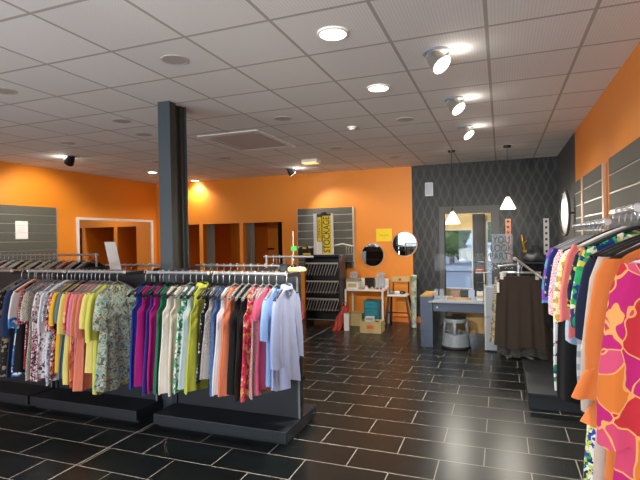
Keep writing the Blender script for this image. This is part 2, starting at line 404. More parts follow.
# ------------------------------------------------------------------ ceiling fittings
def downlight(p, label, energy=135, r=.085):
    t = thing('downlight', label, 'ceiling light', (p.x, p.y, CE), 0, 'lit round downlights')
    obj('bezel', lathe(bmesh.new(), [(r+.016, 0), (r+.016, -.008), (r, -.014), (r-.004, -.004), (r-.004, 0)]), m_white, t)
    obj('diffuser', lathe(bmesh.new(), [(.0001, -.006), (r-.003, -.006), (r-.003, -.002), (.0001, -.002)]), m_lamp, t)
    lamp('lamp', 'SPOT', energy if p.y < 6 else energy*.55, t, (0, 0, -.03), spot_size=2.5, spot_blend=.8, shadow_soft_size=.08)
ZC = CE
for px, py, l in [(333, 33, 'lit round downlight nearest the camera at top centre'), (378.5, 87.5, 'lit round downlight second in line behind the nearest one'),
               (195, 180.5, 'lit round downlight just right of the steel column near the orange wall'), (152.5, 172, 'lit round downlight just left of the steel column')]:
    downlight(atz(px, py, CE), l)
offs = [(175, 60, 'nearest unlit round ceiling disc, upper left of the picture'), (283, 118.5, 'unlit round ceiling disc between air vent and smoke detector'), (336, 148, 'cream round ceiling disc near the small wall projector'),
        (225, 158, 'unlit round ceiling disc right of the column'), (144, 134.5, 'unlit round ceiling disc left of the column top'),
        (67.5, 143, 'round ceiling disc above the dark left spotlight'), (4, 91, 'round ceiling disc cut by the left picture edge'), (405, 119.5, 'faint round ceiling disc right of the smoke detector'),
        (395, 157, 'faint round ceiling disc close to the wallpapered wall'), (158, 162, 'round ceiling disc half hidden behind the column'), (122, 121, 'faint round ceiling disc left of the column')]
proto = None
for px, py, l in offs:
    p = atz(px, py, CE)
    if proto is None:
        proto = thing('ceiling_speaker', l, 'ceiling speaker', (p.x, p.y, CE), 0, 'unlit round ceiling discs')
        obj('rim', lathe(bmesh.new(), [(.100, 0), (.099, -.003), (.086, -.004), (.084, 0)]), m_offrim, proto)
        obj('cover', lathe(bmesh.new(), [(.0001, -.003), (.084, -.003), (.083, -.001), (.0001, -.001)]), m_offlamp, proto)
    else:
        o = copy_tree(proto); o.location = (p.x, p.y, CE); o['label'] = l
def gimbal(p, aim, label, dark=False, energy=60, leak=2.0, leakdir=(1, 0)):
    t = thing('gimbal_spotlight', label, 'spotlight', (p.x, p.y, CE), 0, 'adjustable ceiling spotlights')
    mt = m_black if dark else m_alu
    obj('ring', lathe(bmesh.new(), [(.10, 0), (.10, -.008), (.082, -.012), (.08, 0)]), m_lgrey, t)
    d = Vector(aim).normalized(); c = Vector((0, 0, -.062))
    b = obj('spot_head', cy(c - d*.05, c + d*.055, .052, .074, n=24), mt, t, smooth=False)
    for k in range(8):
        pass
    obj('heat_sink', cy(c - d*.085, c - d*.05, .04, .045, n=16), m_lgrey if not dark else m_black, t)
    obj('lens', cy(c + d*.0555, c + d*.059, .066, n=24), m_lens, t)
    s = lamp('lamp', 'SPOT', energy, t, c + d*.08, spot_size=1.5, spot_blend=.6, shadow_soft_size=.05)
    s.rotation_euler = d.to_track_quat('-Z', 'Y').to_euler()
    lamp('glow', 'POINT', leak, t, (leakdir[0]*.13, leakdir[1]*.16, -.07), shadow_soft_size=.03)
for px, py, l in [(437, 52, 'nearest of three white tilting spotlights in line on the right'), (455, 99, 'middle of three white tilting spotlights in line on the right'), (466, 127, 'farthest of three white tilting spotlights in line on the right')]:
    gimbal(atz(px, py, CE), (.55, -.28, -.72), l, energy=18, leak=.8)
gimbal(atz(70, 156, CE), (-.75, .25, -.55), 'dark tilting spotlight near the left orange wall', True, 70, 1.6, (-1, 0))
gimbal(atz(291, 168.5, CE), (.5, .4, -.75), 'dark tilting spotlight near the back orange wall', True, 40, 1.6, (1, 0))
# air conditioning cassette
a = thing('air_conditioner_cassette', 'flat white air conditioning cassette set in the ceiling behind the column', 'air conditioner', (-3.1, 5.62, CE))
bm = bmesh.new()
for x0, x1, y0, y1 in ((-.42, .42, -.58, -.47), (-.42, .42, .47, .58), (-.42, -.32, -.47, .47), (.32, .42, -.47, .47)): box(bm, x0, x1, y0, y1, -.014, 0, .003)
obj('frame', bm, m_white, a); bm = bmesh.new(); box(bm, -.32, .32, -.47, .47, -.010, -.002)
obj('intake_grille', bm, m_offrim, a); obj('louvre', bx(-.36, -.33, -.42, .42, -.018, -.014), m_lgrey, a); obj('louvre', bx(.33, .36, -.42, .42, -.018, -.014), m_lgrey, a)
p = atz(352, 127, CE); s = thing('smoke_detector', 'small white smoke detector on the ceiling', 'smoke detector', (p.x, p.y, CE))
obj('base', lathe(bmesh.new(), [(.055, 0), (.055, -.014), (.0001, -.014)]), m_white, s); obj('sensor_cap', lathe(bmesh.new(), [(.04, -.014), (.036, -.034), (.0001, -.04)]), m_white, s)
p = atz(311, 160, CE); s = thing('emergency_light', 'small box light with a glowing underside on the ceiling near the back wall', 'emergency light', (p.x, p.y, CE))
obj('housing', bx(-.14, .14, -.1, .1, -.06, 0, .008), m_white, s); obj('diffuser', bx(-.12, .12, -.105, .05, -.066, -.05), emit('warm_diffuser', '#FFC27A', 1.0), s)
for px, py, zt, zb, l in [(451.5, 150.3, 212, 223.5, 'lower white cone pendant lamp before the lobby opening'), (507, 145.5, 197, 209, 'higher white cone pendant lamp right of the lobby opening')]:
    p = atz(px, py, CE); t = thing('pendant_lamp', l, 'pendant lamp', (p.x, p.y, CE), 0, 'cone pendant lamps')
    z1 = at(px, zt, p.y).z - CE; z0 = at(px, zb, p.y).z - CE
    obj('canopy', lathe(bmesh.new(), [(.055, 0), (.05, -.03), (.0001, -.035)]), m_black, t)
    obj('cord', cy((0, 0, -.03), (0, 0, z1), .004), m_black, t)
    obj('socket', cy((0, 0, z1), (0, 0, z1+.05), .016), m_black, t)
    obj('lamp_shade', lathe(bmesh.new(), [(.025, z1), (.05, z1*.75+z0*.25), (.105, z0+.02), (.11, z0), (.10, z0), (.04, z1*.75+z0*.25), (.02, z1-.004)]), m_shade, t, smooth=True)
    lamp('bulb', 'POINT', 24, t, (0, 0, z0-.03), shadow_soft_size=.05)

# ------------------------------------------------------------------ wall boards and mirrors
def slat_panel(name, label, o, ux, n, wid, z0, z1, grooves, edge_l=.02, edge_r=.02, et=None):
    """o: wall corner, ux: unit along the wall, n: wall normal into the room"""
    t = thing(name, label, 'slatwall', (o[0] + n[0]*.003, o[1] + n[1]*.003, 0)); ux, n = Vector(ux), Vector(n)
    def b(u0, u1, d0, d1, za, zb, nm, mt):
        P = [ux*u0 + n*d0, ux*u1 + n*d1]; obj(nm, bx(min(P[0].x, P[1].x), max(P[0].x, P[1].x), min(P[0].y, P[1].y), max(P[0].y, P[1].y), za, zb), mt, t)
    zs = sorted([z0] + [g for g in grooves if z0 < g < z1] + [z1])
    bm = bmesh.new()
    for a, c in zip(zs, zs[1:]):
        P = [ux*0 + n*0, ux*wid + n*.022]; box(bm, min(P[0].x, P[1].x), max(P[0].x, P[1].x), min(P[0].y, P[1].y), max(P[0].y, P[1].y), a + (.008 if a > z0 else 0), c - (.008 if c < z1 else 0))
    obj('board', bm, m_panel, t)
    for g in zs[1:-1]: b(0, wid, 0, .014, g-.008, g+.008, 'groove_rail', m_alu)
    if edge_l: b(-edge_l, 0, 0, .026, z0, z1, 'edge_trim', et or m_alu)
    if edge_r: b(wid, wid+edge_r, 0, .026, z0, z1, 'edge_trim', et or m_alu)
    return t
gl = [2.21 - .147*k for k in range(1, 9)]
slat_panel('slatwall_panel', 'grey slatted wall board carrying a white notice on the left wall', (XL, 4.2), (0, 1, 0), (1, 0, 0), 2.05, .9, 2.21, gl)
p0, p1 = at(298, 209, YB), at(352.5, 207, YB)
slat_panel('slatwall_panel', 'grey slatted wall board behind the yellow black sign on back wall', (p0.x, YB), (1, 0, 0), (0, -1, 0), p1.x-p0.x, at(354, 268, YB).z, p1.z, [p1.z - .135 - .155*k for k in range(7)], .015, .035)
gr = [2.09, 1.935, 1.785, 1.63, 1.48, 1.33]
slat_panel('slatwall_panel', 'wide grey slatted board on the right wall nearest the camera', (XR, 1.2), (0, 1, 0), (-1, 0, 0), 3.53, .3, 2.235, gr, .02, 0)
slat_panel('slatwall_panel', 'middle grey slatted board on the right orange wall', (XR, 5.02), (0, 1, 0), (-1, 0, 0), 1.09, .3, 2.235, gr, .07, 0, paint('pale_wood_edge', '#E0B894', .5))
slat_panel('slatwall_panel', 'narrow grey slatted board at the far end of the right orange wall', (XR, 6.24), (0, 1, 0), (-1, 0, 0), .60, .3, 2.235, gr, .10, 0, paint('pale_wood_edge', '#E0B894', .5))
a, b = atx(14, 221, XL), atx(27, 239, XL)
n = thing('notice', 'white paper notice pinned on the left slatted board', 'notice', (XL+.024, 0, 0))
obj('sheet', bx(0, .003, a.y, b.y, b.z, a.z), m_paper, n)
for k in range(5): obj('text_line', bx(.003, .004, a.y+.04, b.y-.05-.02*(k % 2), a.z-.07-.03*k-.004, a.z-.07-.03*k), m_lgrey, n)
# left mirror
a, b = atx(76, 218, XL), atx(152, 220.5, XL); t = thing('wall_mirror', 'large white framed mirror on the left orange wall', 'mirror', (XL, 0, 0))
zt, zb, fw = 2.06, .35, .045
bm = bmesh.new(); box(bm, 0, .03, a.y, a.y+fw, zb, zt); box(bm, 0, .03, b.y-fw, b.y, zb, zt); box(bm, 0, .03, a.y+fw, b.y-fw, zt-fw, zt); box(bm, 0, .03, a.y+fw, b.y-fw, zb, zb+fw)
obj('frame', bm, m_white, t); obj('mirror_glass', bx(0, .012, a.y+fw, b.y-fw, zb+fw, zt-fw), m_mirror, t)
for px, py, r, l, tilt in [(372.6, 255, 12.2, 'round framed mirror lower left of the pair on the orange wall', 0), (404.5, 244, 12.6, 'round framed mirror at the edge of the wallpaper, right of the yellow card', 0)]:
    p = at(px, py, YB-.02); r = r * p.y / 470; t = thing('round_mirror', l, 'mirror', (p.x, YB, p.z), 0, 'round mirrors on the back wall')
    q = Matrix.Rotation(PI/2, 4, 'X')
    bm = lathe(bmesh.new(), [(r-.018, 0), (r, 0), (r, .03), (r-.018, .03)], 40); bmesh.ops.transform(bm, matrix=q, verts=bm.verts); 
    f = obj('frame', bm, wood('pale_mirror_frame', '#CFAE90', '#B98F6C'), t)
    bm = lathe(bmesh.new(), [(.0001, .004), (r-.017, .004), (r-.017, .016), (.0001, .016)], 40); bmesh.ops.transform(bm, matrix=q, verts=bm.verts); obj('mirror_glass', bm, m_mirror, t)
t = thing('oval_mirror', 'tall oval mirror on the grey part of the right wall', 'mirror', (XR-.10, 6.95, at(566, 213, 6.95).z), .20); obj('wall_bracket', tube(bmesh.new(), [(-.005, 0, 0), (.06, .01, 0), (.128, .045, 0)], .012), m_black, t); q = Matrix.Rotation(-PI/2, 4, 'Y') @ Matrix.Diagonal((1, .55, 1, 1))
bm = lathe(bmesh.new(), [(.27, 0), (.30, 0), (.30, .03), (.27, .03)], 40); bmesh.ops.transform(bm, matrix=q, verts=bm.verts); obj('frame', bm, m_dkpaint, t)
bm = lathe(bmesh.new(), [(.0001, .004), (.271, .004), (.271, .02), (.0001, .02)], 40); bmesh.ops.transform(bm, matrix=q, verts=bm.verts); obj('mirror_glass', bm, NT('hazy_mirror').set((.9, .92, .93, 1), .32, .9), t)
a, b = at(376, 229, YB-.01), at(392, 241.3, YB-.01); t = thing('yellow_card', 'yellow paper card with a handwritten line on the orange wall', 'card', ((a.x+b.x)/2, YB, (a.z+b.z)/2))
wd, hh = (b.x-a.x)/2, (a.z-b.z)/2; obj('sheet', bx(-wd, wd, -.006, 0, -hh, hh), m_yel, t)
obj('text_line', tube(bmesh.new(), [(-.09+.018*k, -.007, .008*math.sin(k*2.1)) for k in range(11)], .003), m_dkpaint, t); obj('text_line', tube(bmesh.new(), [(-.012, -.007, -.05), (.01, -.007, -.045), (.0, -.007, -.06)], .003), m_dkpaint, t)
a, b = at(425.3, 183, YB), at(433.5, 196, YB); t = thing('wall_speaker', 'small pale box fixed high on the dark wallpaper', 'wall speaker', ((a.x+b.x)/2, YB, (a.z+b.z)/2))
wd, hh = (b.x-a.x)/2, (a.z-b.z)/2; obj('housing', bx(-wd, wd, -.06, 0, -hh, hh, .008), m_white, t); obj('grille', bx(-wd+.012, wd-.012, -.064, -.058, -hh+.014, hh-.014), m_lgrey, t)

# ------------------------------------------------------------------ cubicle curtains and hooks
def curtain(x, wdt, label, mat):
    t = thing('curtain', label, 'curtain', (x, YB+.165, 0)); bm = bmesh.new(); N = 40; g = []
    for j in range(7):
        z = .06 + (ZT+.12-.06) * j / 6; row = []
        for i in range(N+1):
            u = i / N; row.append(bm.verts.new((u*wdt, .035*math.sin(u*5.5*2*PI + .3*math.sin(j)) * (1.1-.06*j), z)))
        g.append(row)
    for A, B in zip(g, g[1:]):
        for i in range(N): bm.faces.new((A[i], A[i+1], B[i+1], B[i]))
    bmesh.ops.solidify(bm, geom=bm.faces[:], thickness=.004)
    obj('cloth', bm, mat, t, smooth=True)
    return t
curtain(X[2]-.02, .2, 'grey pleated curtain in the middle fitting cubicle', m_curt)
curtain(X[4]-.02, .2, 'grey pleated curtain at the left of the right fitting cubicle', m_curt)
curtain(X[5]-.17, .16, 'dark curtain at the right of the right fitting cubicle', m_dkcurt)
for px, l in [(222, 'black hook rail on the rear wall of the middle cubicle'), (265, 'black hook rail on the rear wall of the right cubicle')]:
    p = at(px, 249, YC); t = thing('hook_rail', l, 'hook rail', (p.x, YC, p.z), 0, 'hook rails in the cubicles')
    obj('rail', bx(-.24, .24, -.02, 0, -.02, .02), m_black, t)
    for k in range(5): obj('hook', tube(bmesh.new(), [(-.2+.1*k, -.02, .0), (-.2+.1*k, -.06, -.01), (-.2+.1*k, -.07, .03)], .007, 6), m_black, t)

# ------------------------------------------------------------------ clothes and hangers
_hm = {}
def hanger_meshes(kind):
    if kind in _hm: return _hm[kind]
    pts = [(.016*math.cos(math.radians(a)), 0, .004 + .016*math.sin(math.radians(a))) for a in range(205, -61, -22)] + [(.004, 0, -.022), (0, 0, -.035), (0, 0, -.082)]
    hk = tube(bmesh.new(), pts, .0036, 6); h = bpy.data.meshes.new('hook'); hk.to_mesh(h); hk.free(); h.materials.append(m_chrome)
    bm = bmesh.new(); n = 12; w = .205
    arc = [(w*(-1 + 2*i/n), 0, -.082 - .098*abs(-1 + 2*i/n)**1.2) for i in range(n+1)]
    tube(bm, arc, [.008 + .005*abs(-1 + 2*i/n) for i in range(n+1)], 8, .9)
    if kind != 'orange': tube(bm, [(-.18, 0, -.166), (-.12, 0, -.172), (.12, 0, -.172), (.18, 0, -.166)], .004, 6)
    b = bpy.data.meshes.new('shoulder_bar'); b_ = bm; bm.to_mesh(b); bm.free()
    b.materials.append({'black': m_black, 'grey': m_grey, 'white': m_white, 'orange': paint('orange_wood', '#D9773C', .5)}[kind])
    for m in (h, b):
        for p in m.polygons: p.use_smooth = True
    _hm[kind] = (h, b); return _hm[kind]
def hanger(kind, loc, rz, label, group):
    t = thing('coat_hanger', label, 'hanger', loc, rz, group)
    for nm, me in zip(('hook', 'shoulder_bar'), hanger_meshes(kind)):
        o = bpy.data.objects.new(nm, me); COL.objects.link(o); o.parent = t
    return t
def cloth_tube(rows, N=36, A=0, k=3.0, ph=0, hem=.0, neck=.0):
    """rows: (z, half width, half thickness, wave amount, x shift)"""
    bm = bmesh.new(); R = []
    for j, (z, hw, th, a, xs) in enumerate(rows):
        ring = []
        for i in range(N):
            t = 2*PI*i/N; c, s = math.cos(t), math.sin(t)
            x = hw * math.copysign(abs(c)**.8, c); y = th * math.copysign(abs(s)**.75, s)
            y += a * (math.sin(k*PI*x/max(hw, .02) + ph) + .6*math.sin(1.9*k*PI*x/max(hw, .02) + 2.3*ph + .06*j))
            zz = z + (hem * math.sin(5*x/max(hw, .02) + ph) if j == len(rows)-1 else 0)
            if j == 0: zz -= neck * max(0, -s) * (1-abs(c))
            ring.append(bm.verts.new((x + xs, y, zz)))
        R.append(ring)
    for P, Q in zip(R, R[1:]):
        for i in range(N): bm.faces.new((P[i], P[(i+1) % N], Q[(i+1) % N], Q[i]))
    return bm
def garment(name, label, cat, mat, loc, rz, L, group, sw=.175, hw=.23, sleeve=None, slen=.26, fold=.012, th=.017, k=3.4, collar=None, lining=None, ruffle=None, tagc=False, sl_mat=None, low=False, sflare=.075):
    ph = random.uniform(0, 6.28); zt = -.105
    t = thing(name, label, cat, loc, rz, group)
    rows = [(zt, .062, .026, 0, 0), (zt-.010, .085, .024, 0, 0), (zt-.026, sw*.62, .019, 0, 0), (zt-.048, sw*.93, .015, 0, 0), (zt-.075, sw, .014, .001, 0), (zt-.16, sw*.99, th, fold*.3, 0)]
    if not sleeve and not low:      # sleeveless: narrow shoulder straps over a wider chest
        rows = rows[:3] + [(zt-.045, sw*.80, .015, 0, 0), (zt-.10, sw*.78, .014, .001, 0), (zt-.16, sw*.85, .015, .002, 0), (zt-.20, sw*1.16, th, fold*.4, 0)]; sw *= 1.18
    n = 5 if low else 12; z0 = rows[-1][0]; sway = random.uniform(-.018, .018); bp, ba = random.uniform(0, 6), random.uniform(.01, .035)
    for i in range(1, n+1):
        v = i/n; e = v*v*(3-2*v); rows.append((z0 + (zt-L-z0)*v, (sw + (hw-sw)*(.25*v+.75*e))*(1 + ba*v*math.sin(7*v+bp)), th + .007*v, fold*(.35+1.1*v), sway*v))
    b = obj('body', cloth_tube(rows, 24 if low else 40, k=k, ph=ph, hem=random.uniform(.006, .022), neck=.055), mat, t, smooth=True)
    if lining: obj('neck_facing', cloth_tube([(zt-.004, .058, .020, 0, 0), (zt-.05, .07, .016, 0, 0)], 24, neck=.05), lining, t, smooth=True)
    if sleeve:
        wt, wb = (.075, sflare) if sleeve == 'short' else (.068, .052)
        for s in (-1, 1):
            p = random.uniform(0, 6); m = 7; rr = []
            for i in range(m+1):
                v = i/m; rr.append((zt-.06 - slen*v, wt + (wb-wt)*v if v > .15 else wt*.72 + wt*.28*v/.15, .018 + .004*v, .003 + fold*.5*v, s*(max(sw, .15)*.86 + (.045 if sleeve == 'short' else .05)*min(1, v*1.5))))
            obj('sleeve', cloth_tube(rr, 20, k=2, ph=p, hem=.008), sl_mat or mat, t, smooth=True)
    if collar: obj('collar', cloth_tube([(zt+.030, .058, .030, 0, 0), (zt+.012, .066, .034, 0, 0), (zt-.012, .076, .036, 0, 0)], 24, neck=.02), mat if collar is True else collar, t, smooth=True)
    if ruffle:
        for (za, zb, w) in ruffle:
            bm = cloth_tube([(za, w*.8, .03, .004, 0), ((za+zb)/2, w*.98, .04, .012, 0), (zb, w*1.1, .045, .022, 0)], 60, k=5, ph=random.uniform(0, 6), hem=.02)
            obj('ruffle', bm, mat, t, smooth=True)
    if tagc: obj('swing_tag', bx(-sw-.03, -sw-.028, -.015, .015, -.34, -.27), m_paper, t)
    return t

# ---- gondolas
def gondola(x0, x1, label, ledge, rails, panel=True, kick=True):
    t = thing('display_gondola', label, 'clothes gondola', (0, 0, 0), 0, 'dark clothes gondolas'); y = 3.62; xp = x0 - .03 if x0 > -2.9 else x0 + .03
    bm = bmesh.new(); box(bm, x0+.02, x1-.02, 3.36, 3.90, .0, .035); box(bm, x0, x1, 3.31, 3.95, .03, .118, .006); obj('plinth', bm, m_slate, t)
    obj('back_panel', bx(xp, x1-.03, y-.015, y+.012, .105, .50), m_darkboard, t)
    obj('back_panel', bx(xp, x1-.03, y-.015, y+.012, .508, .90), m_darkboard, t); obj('back_panel', bx(xp, x1-.03, y-.015, y+.012, .908, 1.295), m_darkboard, t)
    for z in (.504, .904): obj('panel_seam', bx(x0+.03, x1-.03, y-.018, y+.010, z-.004, z+.004), m_grey, t)
    for xa in (x0, x1-.035):
        u = obj('upright', bx(xa, xa+.035, y-.03, y+.03, .1, 1.30), m_slate, t)
        if xa > x0:
            for k in range(14): obj('slot', bx(xa+.035, xa+.0365, y-.008, y+.008, .2+.075*k, .235+.075*k), m_black, u)
            obj('edge_strip', bx(xa+.018, xa+.034, y-.034, y-.03, .12, 1.28), m_grey, u)
    for a, b in ledge: obj('ledge', bx(a, b, y+.015, y+.20, 1.285, 1.31, .004), m_wood, t)
    for a, b in rails:
        r = obj('rail', cy((a, 3.3, 1.33), (b, 3.3, 1.33), .0125, n=12), m_chrome, t)
        for q in (a+.02, b-.02): obj('rail_arm', bx(q-.006, q+.006, 3.3, y-.015, 1.295, 1.325), m_slate, r)
        for q in (a, b): obj('rail_cap', cy((q-.004, 3.3, 1.33), (q+.004, 3.3, 1.33), .014), m_white, r)
    return t
gondola(-5.55, -4.31, 'leftmost dark clothes gondola running out of the picture', [(-5.55, -4.31)], [(-5.3, -4.47)])
gondola(-4.275, -2.99, 'left dark clothes gondola holding the yellow, coral and printed tops', [(-4.27, -3.0)], [(-4.24, -3.78), (-3.715, -3.08)])
gondola(-2.81, -1.555, 'right dark clothes gondola with the magenta, lime and pale blue tops', [(-2.84, -1.70)], [(-2.825, -2.22), (-2.16, -1.53)])

P = lambda h: fabric('plain', h)
GL = 'tops on the left gondola'; GRP = 'tops on the right gondola'
# (near edge px, hem px, name, label, cloth, hanger, options)
LEFT = [
 (2, 377, 'blouse', 'black blouse with a beige printed shoulder at the left picture edge', fabric('blotch', '#17181B #1E1C1C #8C7A60 #17181B', .8), 'grey', dict(sleeve='short')),
 (9, 375, 'shirt', 'navy denim shirt beside the white top with blue printed hem', fabric('plain', '#26355A'), 'grey', dict(sleeve='short', slen=.42)),
 (15, 377, 'blouse', 'white top with a blue and white printed hem', fabric('hem', '#D9D5CE #2D62A8 #E8E8EA #3F86C4 #1F3E73', .78), 'white', dict(sleeve='short', slen=.34)),
 (19.5, 372, 'tank_top', 'black sleeveless top on an orange wooden hanger', P('#141416'), 'orange', dict(sw=.15)),
 (23.5, 368, 'blouse', 'red and white dotted blouse beside the black top', fabric('dots', '#8E2636 #D9B9B4'), 'grey', dict(sleeve='short', slen=.3)),
 (28, 378, 'blouse', 'cream blouse with small black flowers and burgundy blotches', fabric('animal', '#D8D2BE #2E2A2A #7A2840'), 'grey', dict(sleeve='short')),
 (33, 382, 'tunic', 'pink burgundy and white patterned tunic', fabric('blotch', '#7E2444 #E4D8DC #B95A78 #3A1A2C #EDE6E4', 1.3), 'grey', dict()),
 (38.5, 380, 'blouse', 'white blouse printed with black and mauve flowers', fabric('floral', '#E6E1E0 #2B2830 #8A5A70 #3A3A46 #C9A8B4', 1.1), 'grey', dict(sleeve='short')),
 (44, 381, 'shirt', 'plain white long shirt among the printed blouses', P('#D9D9DB'), 'grey', dict(sleeve='short', slen=.36)),
 (48.5, 383, 'blouse', 'pale grey blouse with a scribbled floral print', fabric('floral', '#C6CBD0 #7A838C #A9B2BA #5A626C', 1.2), 'white', dict(sleeve='short')),
 (53, 378, 'blouse', 'pink black and white printed blouse left of the mustard top', fabric('blotch', '#D98C86 #2A2024 #F0DAD0 #B24A54', 1.4), 'grey', dict(sleeve='short', slen=.34)),
 (56.5, 372, 'blouse', 'mustard yellow short sleeved top', P('#E8B52A'), 'grey', dict(sleeve='short', slen=.28)),
 (61.5, 380, 'blouse', 'steel blue top behind the mustard sleeve', P('#5A7C94'), 'black', dict(sleeve='short')),
 (65, 384, 'blouse', 'pale yellow top left of the coral ones', P('#E3D476'), 'grey', dict(sleeve='short', slen=.36)),
 (69, 386, 'blouse', 'bright coral top with an orange printed lower half', fabric('hem', '#EE8460 #D9682E #F0B27A #B04A26 #E88A5A', .62), 'black', dict(sleeve='short', slen=.33)),
 (73.5, 386, 'blouse', 'orchid pink top squeezed between two coral tops', P('#D77FA4'), 'grey', dict(sleeve='short', slen=.36)),
 (77.5, 391, 'tunic', 'long salmon tunic hanging lowest of the coral tops', P('#DE8566'), 'grey', dict(sleeve='short', slen=.37)),
 (82, 389, 'tunic', 'dusty coral tunic beside the two lemon tops', P('#D27A6A'), 'grey', dict(sleeve='short', slen=.38)),
 (87, 374, 'blouse', 'butter yellow short sleeved top right of the coral tunics', P('#E9D97C'), 'grey', dict(sleeve='short', slen=.30)),
 (92, 394, 'blouse', 'lemon lime long top next to the leaf print one', P('#D6D85E'), 'grey', dict(sleeve='short', slen=.40)),
 (100, 392, 'tunic', 'wide green and beige leaf print tunic at the end of its rail', fabric('blotch', '#A9BCA8 #7FA099 #B9A78C #55605A #C2CBB0 #86B4AE #8A7A66 #B4C4B4', 1.35), 'grey', dict(sleeve='short', slen=.30, lining=P('#D8CE5A'), hw=.27)),
]
RIGHT = [
 (132, 389, 'tank_top', 'royal blue sleeveless top leftmost on its gondola', P('#1E3A9C'), 'black', dict(sw=.145, hw=.21)),
 (138, 388, 'tank_top', 'magenta sleeveless top left of the violet blue one', P('#A81472'), 'black', dict(sw=.145, hw=.22)),
 (146.5, 392, 'tank_top', 'violet blue sleeveless top between two magenta tops', P('#3A2A8C'), 'black', dict(sw=.145)),
 (150, 391, 'tank_top', 'magenta sleeveless top left of the emerald one', P('#B01878'), 'black', dict(sw=.145)),
 (156, 391, 'tank_top', 'emerald green sleeveless top', P('#157A56'), 'black', dict(sw=.145)),
 (163, 395, 'tank_top', 'ivory sleeveless top right of the emerald top', P('#E9E6DC'), 'black', dict(sw=.145)),
 (170.5, 394, 'tank_top', 'cream sleeveless top left of the leaf print top', P('#E6DCC6'), 'black', dict(sw=.145)),
 (178, 392, 'tank_top', 'white top with a bright green leaf print', fabric('blotch', '#2F9A62 #E8F0E6 #3FA870 #E4EFE4 #1F7A4C', 1.0), 'grey', dict(sw=.145)),
 (184, 389, 'tank_top', 'ice blue sleeveless top left of the lime blouse', P('#C6D8E0'), 'black', dict(sw=.145)),
 (190, 392, 'blouse', 'lime green collared sleeveless blouse', P('#C3CB4A'), 'black', dict(sw=.15, collar=True, hw=.24)),
 (201, 379, 'tank_top', 'black top with white specks right of the lime blouse', fabric('dots', '#16171C #B8B8BA', .8), 'black', dict(sw=.145)),
 (206, 379, 'tank_top', 'black and white animal print top', fabric('animal', '#D8D2CC #1F1D20 #8C8684', 1.2), 'black', dict(sw=.145)),
 (211.5, 394, 'tank_top', 'denim blue printed sleeveless top', fabric('animal', '#2E4C86 #5E82B8 #1F3260', 1.0), 'black', dict(sw=.15)),
 (218, 396, 'tank_top', 'white sleeveless top left of the coral orange one', P('#E4E6EA'), 'black', dict(sw=.15)),
 (223.5, 396, 'tank_top', 'coral orange sleeveless top', P('#F08A62'), 'grey', dict(sw=.15)),
 (231.5, 393, 'tank_top', 'black sleeveless top directly right of the coral orange top', P('#121214'), 'grey', dict(sw=.15)),
 (237.5, 397, 'tank_top', 'black sleeveless top left of the pink red floral', P('#17161A'), 'grey', dict(sw=.15)),
 (244.5, 398, 'tank_top', 'hot pink and red floral top with orange flowers', fabric('blotch', '#D8365E #E8566A #F0A24A #C22850 #F2C4A0', .8), 'grey', dict(sw=.155)),
 (252, 398, 'tank_top', 'burgundy and white paisley top', fabric('animal', '#E2CFC8 #8A3048 #C9848C', 1.1), 'grey', dict(sw=.155)),
 (257, 393, 'blouse', 'raspberry pink cap sleeved blouse', P('#D4587A'), 'grey', dict(sleeve='short', slen=.15)),
 (265, 386, 'shirt', 'sky blue short sleeved shirt', P('#8FB4E8'), 'grey', dict(sleeve='short', slen=.30)),
 (275.5, 390, 'shirt', 'pale lilac blue collared shirt at the right end of its gondola', P('#A4B3DA'), 'black', dict(sleeve='long', slen=.50, collar=True, hw=.235, k=2.6, fold=.021)),
]
for rows, grp, hg in ((LEFT, GL, 'hangers on the left gondola'), (RIGHT, GRP, 'hangers on the right gondola')):
    for (px, hem, nm, label, cl, hk, kw) in rows:
        yn = 3.3 - kw.get('sw', .175) - .03
        p = at(px, 335, yn); zb = at(px, hem, yn).z
        L = 1.33 - .105 - zb
        rz = PI/2 + random.uniform(-.025, .025)
        garment(nm, label, 'top', cl, (p.x, 3.3, 1.33), rz, L, grp, **kw)
        hanger(hk, (p.x, 3.3, 1.33), rz, hk + ' hanger carrying the ' + ' '.join(label.split()[:12]), hg)
# bare hangers on the rear rails of the gondolas
for (a, b, l) in ((-3.95, -3.05, 'chrome hooked hanger on the rear rail of the left gondola'), (-2.80, -1.95, 'chrome hooked hanger on the rear rail of the right gondola')):
    r = thing('hanging_rail', l.replace('chrome hooked hanger on the rear', 'chrome rear hanging') + ', behind the wooden ledge', 'rail', (0, 0, 0), 0, 'rear rails of the gondolas')
    obj('rail', cy((a-.05, 4.02, 1.345), (b+.05, 4.02, 1.345), .0105), m_chrome, r)
    for q in (a, b): obj('rail_arm', bx(q-.006, q+.006, 3.64, 4.02, 1.315, 1.338), m_slate, r)
    for k in range(11): hanger('black', (a + .05 + (b-a-.1)*k/10, 4.02, 1.345), PI/2 + random.uniform(-.1, .1), l, l.replace('hanger on', 'hangers on'))

